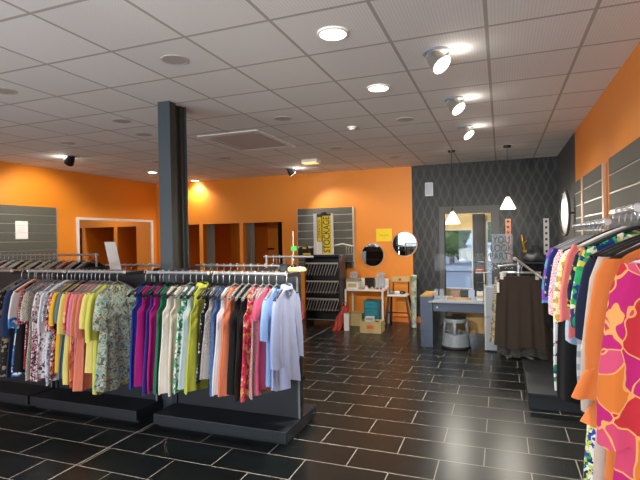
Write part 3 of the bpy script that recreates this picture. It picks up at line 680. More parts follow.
# ---- rack behind the left gondola
def floor_rack(x0, x1, y, z, label, inset=.03):
    t = thing('garment_rack', label, 'clothes rack', (0, y, 0))
    obj('rail', cy((x0, 0, z), (x1, 0, z), .013), m_chrome, t)
    for q in (x0+.03, x1-inset):
        obj('post', cy((q, 0, .05), (q, 0, z+.02), .013), m_chrome, t); obj('foot', bx(q-.02, q+.02, -.25, .25, 0, .05, .006), m_slate, t)
    return t
ya = 5.0; xa, xb, za = at(-20, 256, ya).x, at(98, 254, ya).x, at(50, 255, ya).z
floor_rack(xa, xb, ya, za, 'chrome clothes rack behind the left gondola, before the orange wall')
C = [('white', '#DADAD6'), ('black', '#161617'), ('white ribbed', '#C9CBD2'), ('navy', '#2A3A6A'), ('coral red', '#D8564A'), ('black lace', '#1E1C20'), ('beige', '#CFC2A0'), ('pale grey', '#A9ABAE'), ('cream', '#E2D7AE'), ('charcoal', '#2C2D31'), ('lemon', '#DCC85A'), ('sand', '#BFA985'),
     ('off white', '#E2DFD6'), ('dark brown', '#3A2C24'), ('ecru', '#D8CBA6'), ('speckled', None), ('ivory', '#E8E2CC'), ('taupe', '#9A8B78'), ('salmon', '#E09078'), ('rose red', '#C8504E'), ('snow white', '#F0F0EE'), ('jet black', '#0F0F10'), ('greenish grey', '#8C9484'), ('ink black', '#131416')]
for i, (cn, hx) in enumerate(C):
    x = xa + .12 + (xb - xa - .16) * (i+.5) / len(C); rz = PI/2 + random.uniform(-.08, .08)
    prev = C[i-1][0] if i else None
    lab = cn + ' top on the rack behind the left gondola' + (', right of the %s one' % prev if prev else ', first at the left')
    garment('blouse', lab, 'top', fabric('dots', '#D9D0B8 #3A3436') if hx is None else P(hx), (x, ya, za), rz, .62, 'tops on the rack behind the gondola', low=True, sleeve='short' if i % 2 else None)
    hanger('black' if i % 2 else 'white', (x, ya, za), rz, 'hanger of the %s top on the rack behind the left gondola' % cn, 'hangers on the rack behind the gondola')
# ---- small rack seen over the right gondola
yb = 4.75; xa, xb, za = at(264, 256.5, yb).x, at(313, 257, yb).x, at(290, 256.8, yb).z
floor_rack(xa, xb, yb, za, 'chrome clothes rack behind the right gondola, before the wire shelf', .24)
for i, (cn, hx, f) in enumerate([('grey beige', '#B4A78E', .21), ('oatmeal', '#CFC2A6', .28), ('ash grey', '#8E8C88', .35), ('coal black', '#19191B', .45), ('pinkish red', '#C04A66', .66)]):
    x = xa + (xb-xa)*f*.93; garment('blouse', cn + ' top on the small rack behind the right gondola', 'top', P(hx), (x, yb, za), PI/2, .6, 'tops on the small rack', low=True)
    hanger('black', (x, yb, za), PI/2, 'black hanger of the %s top on the small rack' % cn, 'hangers on the small rack')
p = at(295, 250, yb); t = thing('tag_holder', 'thin upright rod with a bright green tag on the small rack', 'tag', (p.x, yb, za+.01))
obj('rod', cy((-.02, 0, 0), (-.02, 0, .27), .004), m_white, t); obj('tag', bx(-.045, .02, -.006, .0, .055, .105), paint('green_tag', '#35C04A', .5), t)
# things on the ledge
p0, p1 = at(287, 267.5, 3.71), at(306, 267.5, 3.71)
t = thing('rolled_cloth', 'rolled pale yellow cloth on the right end of the wooden ledge', 'rolled cloth', (0, 3.71, 1.31))
bm = bmesh.new(); tube(bm, [(p0.x+(-.0), 0, .022), (p0.x+.02, 0, .024), (p1.x-.02, 0, .026), (p1.x, 0, .02)], [.012, .022, .022, .012], 12); bmesh.ops.translate(bm, verts=bm.verts, vec=(-.0, 0, 0)); obj('roll', bm, P('#D8CC8C'), t, smooth=True)
obj('band', cy((p1.x-.06, 0, .0255), (p1.x-.045, 0, .0255), .0235, n=16), m_paper, t)
p = at(287, 270, 3.69); t = thing('cloth_pouch', 'small black pouch on the ledge left of the rolled yellow cloth', 'pouch', (p.x-.03, 3.71, 1.31))
obj('bag_body', bx(-.035, .035, -.04, .04, 0, .07, .012), m_black, t); obj('handle', tube(bmesh.new(), [(-.02, 0, .065), (-.015, 0, .1), (.015, 0, .1), (.02, 0, .065)], .004, 6), m_black, t)
# slanted white card on the left ledge
a = at(113, 271, 3.74); t = thing('display_card', 'slanted white card standing on the left gondola ledge', 'card', (a.x+.06, 3.74, 1.31))
bm = bmesh.new(); w_ = .072
q = [(-w_-.02, .0, .0), (w_-.02, .0, .0), (w_-.125, .03, .285), (-w_-.125, .03, .285)]
bm.faces.new([bm.verts.new((x, y, z)) for x, y, z in q]); bmesh.ops.solidify(bm, geom=bm.faces[:], thickness=.004); obj('sheet', bm, m_paper, t)
obj('foot', bx(-.07, .05, -.01, .05, -.0, .008), m_lgrey, t)

# ---- right wall rack
rail_parts = [(1.25, 2.40, 1.672), (2.46, 3.02, 1.705), (3.10, 4.45, 1.660)]
t = thing('wall_rail', 'chrome clothes rail in stepped sections along the right wall', 'rail', (0, 0, 0)); XRR = .565
for a, b, z in rail_parts:
    r = obj('rail', cy((XRR, a, z), (XRR, b, z), .012, n=14), m_chrome, t)
    for q in (a+.05, b-.05): obj('bracket', bx(XRR, XR-.02, q-.006, q+.006, z-.03, z-.008), m_chrome, r); 
    obj('rail_end', cy((XRR, a-.006, z), (XRR, a+.006, z), .017, n=14), m_white, r)
RW = [  # depth, hem height, label, cloth, hanger, options
 (1.69, .35, 'dress', 'pink dress with orange swirls nearest the camera', fabric('swirl', '#E8A860 #D24A6E #D65A78 #BE2472 #D24A6E #D65276 #C4303A #DA7A34 #CC3E68', 1.4), 'white', dict(sleeve='short', slen=.56, sflare=.08, sw=.20, hw=.29, fold=.02)),
 (1.99, .30, 'dress', 'orange dress with ruffled sleeves behind the pink swirl dress', P('#E88440'), 'black', dict(sleeve='short', slen=.42, sw=.19, hw=.25, fold=.016, ruffle=[(-.52, -.66, .30), (-.63, -.78, .27)])),
 (2.12, .50, 'dress', 'beige grey long dress behind the orange ruffled one', P('#CDBDAF'), 'black', dict(sleeve='short', slen=.60, sw=.185, hw=.26, fold=.014)),
 (2.22, .45, 'tunic', 'cobalt, lime and white mosaic print dress', fabric('blotch', '#2A46B0 #C8D84A #E8ECE8 #2F9A5A #17265A #F0E8D0', 1.1), 'black', dict(sw=.185, hw=.25)),
 (2.33, .98, 'blouse', 'navy short top between mosaic print and emerald print', P('#1B2440'), 'black', dict(sleeve='short', slen=.36)),
 (2.46, 1.02, 'blouse', 'emerald green top printed with white and yellow patches', fabric('blotch', '#1E9A56 #22A860 #E8E4C8 #1F3A7A #2FB06A #D8C84A', .8), 'black', dict(sleeve='short', slen=.38)),
 (2.58, 1.0, 'blouse', 'lime edged black top with coloured spots', fabric('blotch', '#1A1C22 #B8D040 #1A1C22 #E0844A #1C2A5A #1A1C22', .9), 'grey', dict(sleeve='short', slen=.3)),
 (2.70, .75, 'shirt', 'white shirt with fine grey check behind the lime edged top', fabric('stripes', '#DCDDE0 #A8B2BE', .6), 'white', dict(sw=.17)),
 (2.82, 1.05, 'blouse', 'coral pink sleeved top in the middle of the wall rail', P('#F07F78'), 'black', dict(sleeve='short', slen=.40, sw=.185)),
 (3.30, .55, 'dress', 'long plain black dress behind the coral and flowered tops', P('#101114'), 'black', dict(sw=.2, hw=.24)),
 (3.10, 1.08, 'blouse', 'yellow cream flower printed top', fabric('floral', '#E8DCA8 #C9A24A #F2ECCF #A8884A', .8), 'grey', dict(sleeve='short', slen=.40, sw=.19)),
 (3.18, .95, 'blouse', 'pale ice blue top behind the yellow flowered one', P('#A8C4E0'), 'white', dict(sleeve='short', slen=.3)),
 (3.42, 1.02, 'blouse', 'white top with a crimson squiggle print', fabric('animal', '#F0E8E8 #C8284A #D84A64', .45), 'grey', dict(sleeve='short', slen=.42, sw=.19)),
 (3.56, .55, 'tunic', 'white tunic with green, red and blue blocks', fabric('blotch', '#E8EAE8 #1F8A5A #E8EAE8 #F0F0EE #C8363C #E8EAE8 #24408C', .7), 'grey', dict(sw=.21, hw=.24)),
 (3.74, 1.0, 'blouse', 'navy top with lemon dots toward the far end', fabric('dots', '#1C2A6A #E0D24A', .5), 'grey', dict(sleeve='short', slen=.34, sw=.19)),
 (3.95, 1.02, 'blouse', 'violet and sky blue top at the far end of the wall rail', fabric('stripes', '#7A4AB8 #5A9ACC', .25), 'grey', dict(sleeve='short', slen=.42, sw=.19)),
]
for (y, zb, nm, label, cl, hk, kw) in RW:
    z = [r[2] for r in rail_parts if r[0] <= y <= r[1]]; z = z[0] if z else 1.66
    rz = random.uniform(-.10, .10) - .05
    garment(nm, label, 'dress' if nm == 'dress' else 'clothing', cl, (XRR, y, z), rz, z - .105 - zb, 'clothes on the right wall rail', **kw)
    hanger(hk, (XRR, y, z), rz, hk + ' hanger carrying the ' + ' '.join(label.split()[:12]), 'hangers on the right wall rail')
# low plinth under the wall rail
t = thing('display_plinth', 'low grey display plinth on the floor under the right wall rail', 'plinth', (0, 0, 0))
obj('base', bx(.22, XR-.02, 4.78, 6.0, 0, .12), m_slate, t); obj('top_board', bx(.21, XR-.02, 4.76, 6.02, .12, .145, .004), m_darkboard, t)

# ---- skirt rack near the counter
YS = 6.5; a, b = at(496, 277, YS), at(543, 277, YS); xm = (a.x+b.x)/2; hwst = (b.x-a.x)/2; zw = a.z; zrail = zw + .13
t = thing('skirt_rack', 'chrome four way stand holding dark skirts by the counter', 'clothes rack', (xm, YS, 0))
obj('pole', cy((0, .22, .06), (0, .22, zrail+.06), .018), m_chrome, t); 
bm = bmesh.new()
for an in range(4): cyl(bm, (0, .22, .05), (.22*math.cos(an*PI/2+.78), .22+.22*math.sin(an*PI/2+.78), .02), .016)
obj('foot', bm, m_chrome, t)
obj('arm', cy((0, .22, zrail), (-.0, -.02, zrail), .011), m_chrome, t)
obj('arm', cy((-.04, .14, zrail+.10), (.27, -.22, zrail-.14), .015), m_alu, t); obj('arm_end', cy((-.05, .15, zrail+.105), (-.03, .13, zrail+.09), .02), m_white, t)
obj('arm', cy((0, .22, zrail+.02), (-.24, .46, zrail-.02), .011), m_chrome, t)
def skirt(name, label, mat, x, y, z, w0, w1, L, k=4, fold=.028, group='skirts on the stand'):
    t = thing(name, label, 'skirt', (x, y, z), 0, group); ph = random.uniform(0, 6); rows = []
    obj('waistband', cloth_tube([(0, w0, .03, 0, 0), (-.045, w0*1.01, .032, .002, 0)], 48), mat, t, smooth=True)
    for i in range(9):
        v = i/8; rows.append((-.045 - (L-.045)*v, w0*1.01 + (w1-w0)*v**.8, .032+.01*v, fold*v**.6*.8, 0))
    obj('skirt_cloth', cloth_tube(rows, 72, k=k, ph=ph, hem=.02), mat, t, smooth=True)
    return t
skirt('skirt', 'wide dark brown pleated skirt at the front of the stand', P('#40362E'), xm, YS, zw, hwst*.93, hwst*1.12, zw - .17)
skirt('skirt', 'black lace patterned skirt whose hem shows below the brown one', fabric('animal', '#1B1C1E #77756E #2A2A2A', 1.0), xm+.03, YS+.13, zw, hwst*.95, hwst*1.12, zw-.04)
skirt('skirt', 'sand coloured skirt peeking out left of the brown skirt', fabric('blotch', '#B5A68C #8E8468 #C9BDA4', 1), xm-.10, YS+.27, zw-.02, hwst*.7, hwst*1.0, zw-.2)
for i, (dx, dy, dz, l) in enumerate([(0, 0, 0, 'chrome clip hanger gripping the dark brown skirt'), (.03, .13, 0, 'chrome clip hanger gripping the black lace skirt')]):
    t = thing('clip_hanger', l, 'hanger', (xm+dx, YS+dy, zrail), 0, 'clip hangers on the skirt stand')
    obj('hook', tube(bmesh.new(), [(.016*math.cos(math.radians(q)), 0, .004+.016*math.sin(math.radians(q))) for q in range(205, -61, -22)] + [(0, 0, -.03), (0, 0, -.075)], .003, 6), m_chrome, t)
    obj('bar', cy((-hwst*.85, 0, -.075), (hwst*.85, 0, -.075), .008), m_chrome, t)
    for s in (-1, 1): obj('clip', bx(s*hwst*.75-.02, s*hwst*.75+.02, -.045, -.033, -.155, -.065), m_alu, t); 
tg = thing('price_tag', 'white price tag hanging on the brown skirt edge', 'price tag', (xm-hwst*.93, YS-.07, zw-.19)); obj('tag', bx(-.012, .018, -.002, 0, 0, .13), m_paper, tg); obj('string', cy((.0, -.001, .13), (.02, -.001, .18), .0015), m_paper, tg)

# ---- wire display shelf with the sign
yr = 8.0; x0, x1 = at(305, 290, yr).x, at(340, 290, yr).x; zt = at(322, 256.5, yr).z
t = thing('wire_shelf_unit', 'black display unit with rows of slanted chrome prongs', 'shelf', (x0, yr, 0)); W = x1-x0; D = .34
bm = bmesh.new(); box(bm, 0, .025, 0, D, 0, zt); box(bm, W-.025, W, 0, D, 0, zt); obj('side_panel', bm, m_blk_board, t)
obj('back_panel', bx(.025, W-.025, D-.02, D, .05, zt), m_darkboard, t); obj('top', bx(-.1, W+.0, -.02, D, zt, zt+.03), m_blk_board, t)
for zz in [at(322, q, yr).z for q in (263, 281, 298.5)]:
    obj('shelf', bx(.025, W-.025, .0, D-.02, zz-.012, zz), m_alu if False else m_slate, t); obj('shelf_edge', bx(.025, W-.025, -.008, 0, zz-.02, zz+.008), m_alu, t)
    for row in range(1):
        for k in range(11):
            xx = .07 + (W-.12)*k/10; obj('prong', cy((xx+.03, -.03, zz-.02), (xx-.045, -.02, zz-.22), .0075, n=8), m_chrome, t)
for zz in (.62, .47, .3, .12): obj('wire_bar', bx(.025, W-.025, .02, .035, zz, zz+.018), m_grey, t)
# sign frame on top
ys = yr + .1; a, b = at(313.5, 214, ys), at(333, 214, ys); zs = zt + .03; Wd = b.x-a.x; hh = a.z-zs
t = thing('sign', 'yellow and black clearance sign in a white frame on the wire shelf', 'sign', (a.x, ys, zs))
bm = bmesh.new(); box(bm, 0, Wd*.17, -.02, .02, 0, hh, .004); box(bm, Wd*.90, Wd, -.02, .02, 0, hh, .004); box(bm, Wd*.17, Wd*.90, -.01, .02, 0, .015); obj('frame', bm, m_white, t)
obj('backing', bx(Wd*.17, Wd*.90, .0, .012, .015, hh-.01), m_black, t)
obj('yellow_strip', bx(Wd*.20, Wd*.40, -.006, 0, hh*.33, hh-.06), m_yel, t); obj('white_strip', bx(Wd*.17, Wd*.42, -.006, 0, .015, hh*.32), m_paper, t); obj('yellow_strip', bx(Wd*.455, Wd*.89, -.006, 0, .015, hh-.04), m_yel, t)
text('lettering', 'STOCKAGE', Wd*.46, m_black, t, (Wd*.675, -.007, hh*.49), (PI/2, -PI/2, 0), .001, (hh*.90)/(Wd*.46*5.25), .001)
text('lettering', 'OPERATION', Wd*.19, m_black, t, (Wd*.30, -.007, hh*.63), (PI/2, -PI/2, 0), .001, .85)
obj('clip', lathe(bmesh.new(), [(.0001, 0), (.06, 0), (.05, .03), (.0001, .035)], 20, (Wd*.53, .0, hh-.01)), m_slate, t)
p = at(304, 251, ys); t = thing('storage_tin', 'black box with white corners and yellow tags left of the sign', 'box', (p.x+.02, ys+.03, zs)); obj('box_body', bx(-.12, .12, -.08, .08, 0, .15, .006), m_black, t)
obj('tag', bx(-.03, .05, -.083, -.079, .11, .14), m_yel, t); obj('corner', bx(-.122, -.09, -.083, .08, .12, .155), m_white, t); obj('corner', bx(.09, .122, -.083, .08, .12, .155), m_white, t); obj('tag', bx(-.02, .13, -.083, -.079, .0, .03), m_yel, t)
a, b = at(335, 245, YB-.12), at(352, 246, YB-.12); t = thing('wall_hook', 'white bent display arm fixed to the slatted board right of the sign', 'wall hook', (0, YB, 0))
obj('arm', tube(bmesh.new(), [(a.x, -.14, a.z-.01), ((a.x+b.x)/2, -.15, a.z+.02), (b.x, -.12, b.z), (b.x, -.024, b.z)], .016, 8), m_white, t)
for k in range(3): obj('hook', tube(bmesh.new(), [(b.x-.05*k, -.12, b.z), (b.x-.05*k, -.17, b.z-.05), (b.x-.05*k, -.17, b.z-.12), (b.x-.05*k, -.14, b.z-.13)], .006, 6), m_alu, t)
p = at(346, 262, YB-.1); t = thing('wall_shelf', 'short black shelf at the foot of the slatted board by the sign', 'shelf', (p.x, YB-.024, p.z))
obj('board', bx(-.14, .14, -.16, 0, -.02, 0), m_blk_board, t); obj('bracket', bx(-.13, -.11, -.14, 0, -.10, -.02), m_black, t); obj('bracket', bx(.11, .13, -.14, 0, -.10, -.02), m_black, t)

# ---- white table with boxes
yt = 8.2; x0, x1, zt = at(344.5, 290, yt).x, at(383, 290, yt).x, at(363, 289.5, yt).z; W = x1-x0
t = thing('side_table', 'white metal table with small boxes against the orange wall', 'table', (x0, yt, 0))
obj('tabletop', bx(0, W, 0, .48, zt-.03, zt, .003), m_white, t)
for lx in (0, W-.03):
    for ly in (0.005, .445): obj('leg', bx(lx, lx+.03, ly, ly+.03, 0, zt-.03), m_white, t)
obj('stretcher', bx(W-.025, W-.005, .035, .445, .04, .06), m_white, t); obj('upstand', bx(.0, W, .46, .48, zt, zt+.16), m_white, t)
def tbox(nm, label, px, pyb, y, w, d, h, mat, cat='box', lid=None, z=None):
    p = at(px, 300, y); t = thing(nm, label, cat, (p.x, y, z)); obj('box_body', bx(-w/2, w/2, 0, d, 0, h, .005), mat, t)
    if lid: obj('lid', bx(-w/2-.006, w/2+.006, -.006, d+.006, h-.02, h+.025, .004), lid, t)
    return t
b = tbox('storage_box', 'cream lidded box at the left of the white table', 352.5, 0, yt+.05, .22, .2, .15, m_white, lid=paint('khaki_lid', '#A39A80', .6), z=zt)
obj('label_band', bx(-.08, .08, -.004, .0, .03, .10), m_card, b)
b = tbox('card_reader_box', 'small black box at the centre of the white table', 369.5, 0, yt+.2, .17, .1, .19, m_black, z=zt); 
p = at(366, 282, yt+.1); t = thing('nail_polish_bottle', 'tiny orange bottle before the black box on the table', 'bottle', (p.x, yt+.12, zt)); obj('bottle_body', lathe(bmesh.new(), [(.022, 0), (.024, .05), (.012, .065), (.0001, .065)], 16), paint('coral_glass', '#E2724A', .3), t); obj('cap', cy((0, 0, .065), (0, 0, .10), .011), m_black, t)
for px, l, h in [(353, 'clear acrylic holder standing left behind the cream box', .27), (380, 'clear acrylic holder standing at the right end of the table', .26)]:
    p = at(px, 280, yt+.3); t = thing('acrylic_holder', l, 'holder', (p.x, yt+.33, zt), 0, 'clear acrylic holders'); obj('front_sheet', bx(-.07, .07, 0, .004, 0, h), m_film, t); obj('back_sheet', bx(-.07, .07, .06, .064, 0, h+.02), m_film, t); obj('base', bx(-.07, .07, .004, .06, 0, .006), m_film, t)
for i, (px, l, m, r) in enumerate([(361, 'cream trinket dish beside the lidded box', m_card, .05), (366.5, 'pale beaded trinket heap before the black box', m_paper, .045), (372, 'small cream trinket right of the black box', m_card, .04), (377, 'little dark brown trinket at the table right', m_wood, .035), (381, 'small red trinket at the table corner', m_red, .022)]):
    p = at(px, 288, yt+.08); t = thing('trinket', l, 'trinket', (p.x, yt+.09, zt), 0, 'trinkets on the white table'); obj('dish', lathe(bmesh.new(), [(r*.7, 0), (r, .02), (r*.9, .022), (r*.6, .012), (.0001, .012)], 16), m, t)
    obj('bead', lathe(bmesh.new(), [(.0001, .012), (r*.4, .02), (r*.4, .035), (.0001, .045)], 12), m, t)
p = at(371.5, 300, yt+.1); t = thing('drawer_unit', 'teal plastic drawer tower under the white table', 'drawers', (p.x, yt+.08, 0)); obj('shell', bx(-.14, .14, 0, .28, 0, .46, .006), m_teal, t)
for k in range(2):
    d = obj('drawer', bx(-.12, .12, -.012, 0, .20+.13*k, .31+.13*k, .004), paint('teal_front', '#3A97A6', .3), t); obj('handle', bx(-.05, .05, -.024, -.012, .265+.13*k, .28+.13*k), m_teal, d)
def openbox(label, px, y, w, d, h, sticker=False):
    p = at(px, 320, y); t = thing('cardboard_box', label, 'box', (p.x, y, 0), 0, 'open boxes under the table'); bm = bmesh.new(); e = .012
    box(bm, -w/2, w/2, 0, e, 0, h); box(bm, -w/2, w/2, d-e, d, 0, h); box(bm, -w/2, -w/2+e, e, d-e, 0, h); box(bm, w/2-e, w/2, e, d-e, 0, h); box(bm, -w/2+e, w/2-e, e, d-e, 0, e); obj('box_body', bm, m_card, t)
    if sticker: obj('sticker', bx(-.06, .06, -.003, 0, h*.38, h*.68), paint('orange_sticker', '#E8703A', .5), t)
    return t
openbox('front open cardboard box with an orange sticker before the table', 370, yt-.5, .36, .28, .19, True)
openbox('rear open cardboard box behind the white board under the table', 353.5, yt+.06, .30, .3, .22)
p = at(369, 322, yt-.4); t = thing('paper_carton', 'white carton poking out of the front cardboard box', 'carton', (p.x, yt-.38, .013)); obj('carton_body', bx(-.07, .07, 0, .1, 0, .24, .006), m_white, t); obj('flap', bx(-.06, .06, -.004, .0, .18, .23), m_lgrey, t)
p = at(377, 322, yt-.4); t = thing('dark_cloth_bundle', 'dark cloth bundle in the front cardboard box', 'cloth', (p.x, yt-.36, .013)); bm = bmesh.new(); bmesh.ops.create_icosphere(bm, subdivisions=3, radius=.055)
for v in bm.verts: v.co.z = v.co.z*1.6 + .09; v.co.x += .01*math.sin(v.co.z*60)
obj('bundle', bm, P('#3A2A24'), t, smooth=True)
p = at(346.5, 331, 7.8); t = thing('foam_board', 'narrow white board standing before the table left leg', 'board', (p.x, 7.80, 0)); obj('board', bx(-.045, .045, 0, .03, 0, .30, .003), m_white, t); obj('edge_tape', bx(-.046, .046, -.001, .031, .29, .302), m_lgrey, t)
p = at(336, 331, 7.78); t = thing('shopping_bag', 'red crumpled bag leaning at the left of the table', 'bag', (p.x-.02, 7.80, 0))
bm = bmesh.new(); bmesh.ops.create_grid(bm, x_segments=8, y_segments=14, size=.5)
for v in bm.verts:
    u, w_ = v.co.x*2, v.co.y + .5; v.co = Vector((u*.085*(1-.25*w_) + .17*w_ + .012*math.sin(9*w_), .07*w_ + .015*math.sin(7*u+11*w_) - .03*(1-u*u), .42*w_ + .012*math.sin(8*u)))
bmesh.ops.solidify(bm, geom=bm.faces[:], thickness=.035); obj('bag_body', bm, m_red, t, smooth=True)
obj('handle', tube(bmesh.new(), [(.11, .06, .41), (.13, .06, .47), (.18, .07, .48), (.20, .08, .41)], .008, 6), m_red, t)

# ---- black chair-like step stool with goods, and the rolled poster
yc = 8.25; x0, x1, zs, zb = at(388, 294, yc).x, at(405.5, 294, yc).x, at(397, 295, yc).z, at(398, 281, yc).z; W = x1-x0; zs_ = zs
t = thing('high_stool', 'black framed high stool with pale seat right of the white table', 'stool', (x0, yc, 0))
obj('seat', bx(-.02, W+.02, 0, .3, zs-.03, zs, .008), m_white, t)
for (u0, u1) in ((0, -.04), (W, W+.09)):
    obj('leg', cy((u0, .03, zs-.03), (u1, -.03, 0), .018), m_black, t); obj('leg', cy((u0, .28, zs-.03), (u1, .34, 0), .018), m_black, t)
for u in (0.03, W-.0): obj('back_post', cy((u, .29, zs-.03), (u+.0, .32, zb+.05), .012), m_black, t)
obj('backrest', bx(-.0, W+.03, .29, .315, zb-.04, zb+.05, .006), m_card, t); obj('stretcher', bx(-.02, W+.04, 0, .012, zs*.45, zs*.45+.02), m_black, t)
obj('emblem', bx(W/2-.02, W/2+.025, .285, .291, zb-.02, zb+.02), m_red, t)
for i, (f, l, m) in enumerate([(.15, 'grey sunglasses case at the left on the high stool', m_grey), (.45, 'white sunglasses case in the middle on the high stool', m_white), (.75, 'dark sunglasses case at the right on the high stool', m_blk_board)]):
    o = thing('glasses_case', l, 'case', (x0+W*f, yc+.12, zs), 0, 'cases on the high stool'); bm = bmesh.new(); bmesh.ops.create_uvsphere(bm, u_segments=16, v_segments=10, radius=1)
    for v in bm.verts: v.co = Vector((v.co.x*.055, v.co.y*.035, max(0, v.co.z*.03+.03)))
    obj('case_shell', bm, m, o, smooth=True); obj('clasp', bx(-.01, .01, -.037, -.032, .025, .04), m_chrome, o)
p = at(413.5, 320, 8.35); pt = at(413.5, 276, 8.5); t = thing('poster_roll', 'tall rolled poster in white and green leaning at the wallpaper corner', 'poster roll', (p.x, 8.35, 0))
bm = bmesh.new(); cyl(bm, (0, 0, .0), (pt.x-p.x, .18, pt.z), .05, n=20); obj('tube', bm, fabric('blotch', '#A9B09E #6F8A74 #97A58C #B5B6A0 #8A93A0', .35), t, smooth=False)
obj('end_cap', cy((pt.x-p.x, .18, pt.z), (pt.x-p.x, .182, pt.z+.012), .052, n=20), m_white, t)

# ---- counter
yd = 6.98; x0, x1, x2 = at(420.5, 320, yd).x, at(432.5, 320, yd).x, at(484.5, 320, yd).x
zt = at(426, 296.5, yd).z; za = at(455, 303.2, yd).z; zc = at(455, 312.5, yd).z
t = thing('sales_counter', 'blue grey sales counter with white edged top over a grey stool', 'counter', (0, yd, 0))
obj('side_panel', bx(x0, x1, 0, .62, 0, zt), m_desk, t); obj('panel_cap', bx(x0, x1, -.004, .62, zt, zt+.012), m_ply, t)
obj('countertop', bx(x1-.05, x2, -.03, .6, za, za+.028, .003), m_lgrey, t); obj('apron', bx(x1, x2, .06, .085, zc, za), m_desk, t)
obj('lock', cy((x1+.06, .06, (za+zc)/2-.01), (x1+.06, .05, (za+zc)/2-.01), .012), m_chrome, t)
obj('modesty_panel', bx(at(452, 320, yd+.6).x, x2+.1, .56, .58, .12, zc), m_ply, t)
z3 = at(490, 287.5, yd).z; x3 = at(495.5, 320, yd).x; zmid = at(490, 316.5, yd).z
t = thing('counter_cabinet', 'pale grey two part cabinet at the right end of the counter', 'cabinet', (0, yd-.05, 0))
obj('lower_carcass', bx(x2+.005, x3+.05, 0, .5, .02, zmid-.004), m_lgrey, t); obj('upper_carcass', bx(x2+.005, x3+.05, 0, .5, zmid+.004, z3), m_lgrey, t); obj('kick', bx(x2+.01, x3+.045, .03, .48, 0, .02), m_black, t); obj('edge_trim', bx(x2+.003, x2+.02, -.004, 0, .02, z3), m_alu, t)
ztop = za+.028
def item(nm, label, cat, px, y, w, d, h, mat, part='box_body', extra=None, z=ztop):
    p = at(px, 295, y); t = thing(nm, label, cat, (p.x, y, z)); obj(part, bx(-w/2, w/2, 0, d, 0, h, .004), mat, t)
    if extra: obj(*extra, t)
    return t
item('tissue_box', 'dusty pink box on the counter below the window', 'box', 456, yd+.35, .10, .08, .09, m_pink, extra=('lid', bx(-.053, .053, -.003, .083, .085, .10), m_pink))
item('cash_drawer', 'dark till box on the counter right of the pink box', 'till', 465.5, yd+.38, .14, .12, .12, m_black, extra=('drawer_front', bx(-.06, .06, -.006, 0, .01, .06), m_blk_board))
item('wooden_tray', 'olive wooden tray lying on the counter', 'tray', 459, yd+.18, .34, .1, .022, m_ply, 'tray_base', extra=('rim', bx(-.17, .17, -.004, .0, .0, .03), m_ply))
item('leaflet_stand', 'pale blue leaflet stand at the right of the counter', 'leaflet stand', 471.5, yd+.22, .085, .02, .14, paint('pale_blue_card', '#B9CBE6', .6), 'leaflet', extra=('foot', bx(-.04, .04, -.03, .04, 0, .006), m_lgrey))
t = item('lotion_bottle', 'cream labelled bottle at the right end of the counter', 'bottle', 480, yd+.12, .088, .07, .13, m_white, 'bottle_body', extra=('cap', bx(-.015, .015, .02, .05, .13, .17), m_black)); obj('label_band', bx(-.04, .04, -.003, 0, .035, .075), m_card, t)
for px, l in ((436, 'clear plastic holder at the left end of the counter top'), (441.5, 'clear plastic holder second from the left on the counter')):
    p = at(px, 295, yd+.15); t = thing('acrylic_holder', l, 'holder', (p.x, yd+.15, ztop), 0, 'holders on the counter'); obj('front_sheet', bx(-.03, .03, 0, .003, 0, .13), m_film, t); obj('back_sheet', bx(-.03, .03, .04, .043, 0, .15), m_film, t)
# small stand with red boxes behind the counter cabinet
p = at(481, 290, yd+.45); t = thing('display_stand', 'small grey stand with a tray behind the cream bottle', 'display stand', (p.x, yd+.42, ztop)); zz = at(481, 272, yd+.45).z - ztop
obj('post', bx(-.055, -.04, 0, .015, 0, zz+.35), m_slate, t); obj('post', bx(.04, .055, 0, .015, 0, zz), m_alu, t); obj('tray', bx(-.07, .15, -.08, .09, zz-.012, zz), m_lgrey, t); obj('tray', bx(-.055, .055, -.06, .06, zz-.16, zz-.15), m_slate, t)
o = thing('gift_box', 'small dark red box on the stand tray behind the counter', 'box', (p.x-.01, yd+.40, ztop+zz)); obj('box_body', bx(-.045, .045, -.03, .03, 0, .045, .003), m_red, o); obj('ribbon', bx(-.006, .006, -.032, .032, 0, .047), m_gold, o)
# plexiglass screen with reflected shop window lettering modelled as film
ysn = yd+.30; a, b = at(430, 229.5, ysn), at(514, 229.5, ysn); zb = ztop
t = thing('plexiglass_screen', 'clear plexiglass screen on the counter with reflected window lettering modelled as film', 'screen', (0, ysn, 0))
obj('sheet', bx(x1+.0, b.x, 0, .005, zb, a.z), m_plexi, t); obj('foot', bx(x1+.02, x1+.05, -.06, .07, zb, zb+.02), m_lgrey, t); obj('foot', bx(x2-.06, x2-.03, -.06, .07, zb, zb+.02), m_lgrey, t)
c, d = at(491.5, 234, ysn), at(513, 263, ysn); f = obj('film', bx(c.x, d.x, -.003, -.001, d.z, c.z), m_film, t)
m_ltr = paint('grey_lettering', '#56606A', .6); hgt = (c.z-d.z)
for k, wd in enumerate(('YOU', 'LOOK', 'PARTY')): text('lettering', wd, hgt*.34, m_ltr, t, ((c.x+d.x)/2-.01, -.004, c.z-hgt*(.22+.28*k)), (PI/2, 0, 0), .0008, .78)

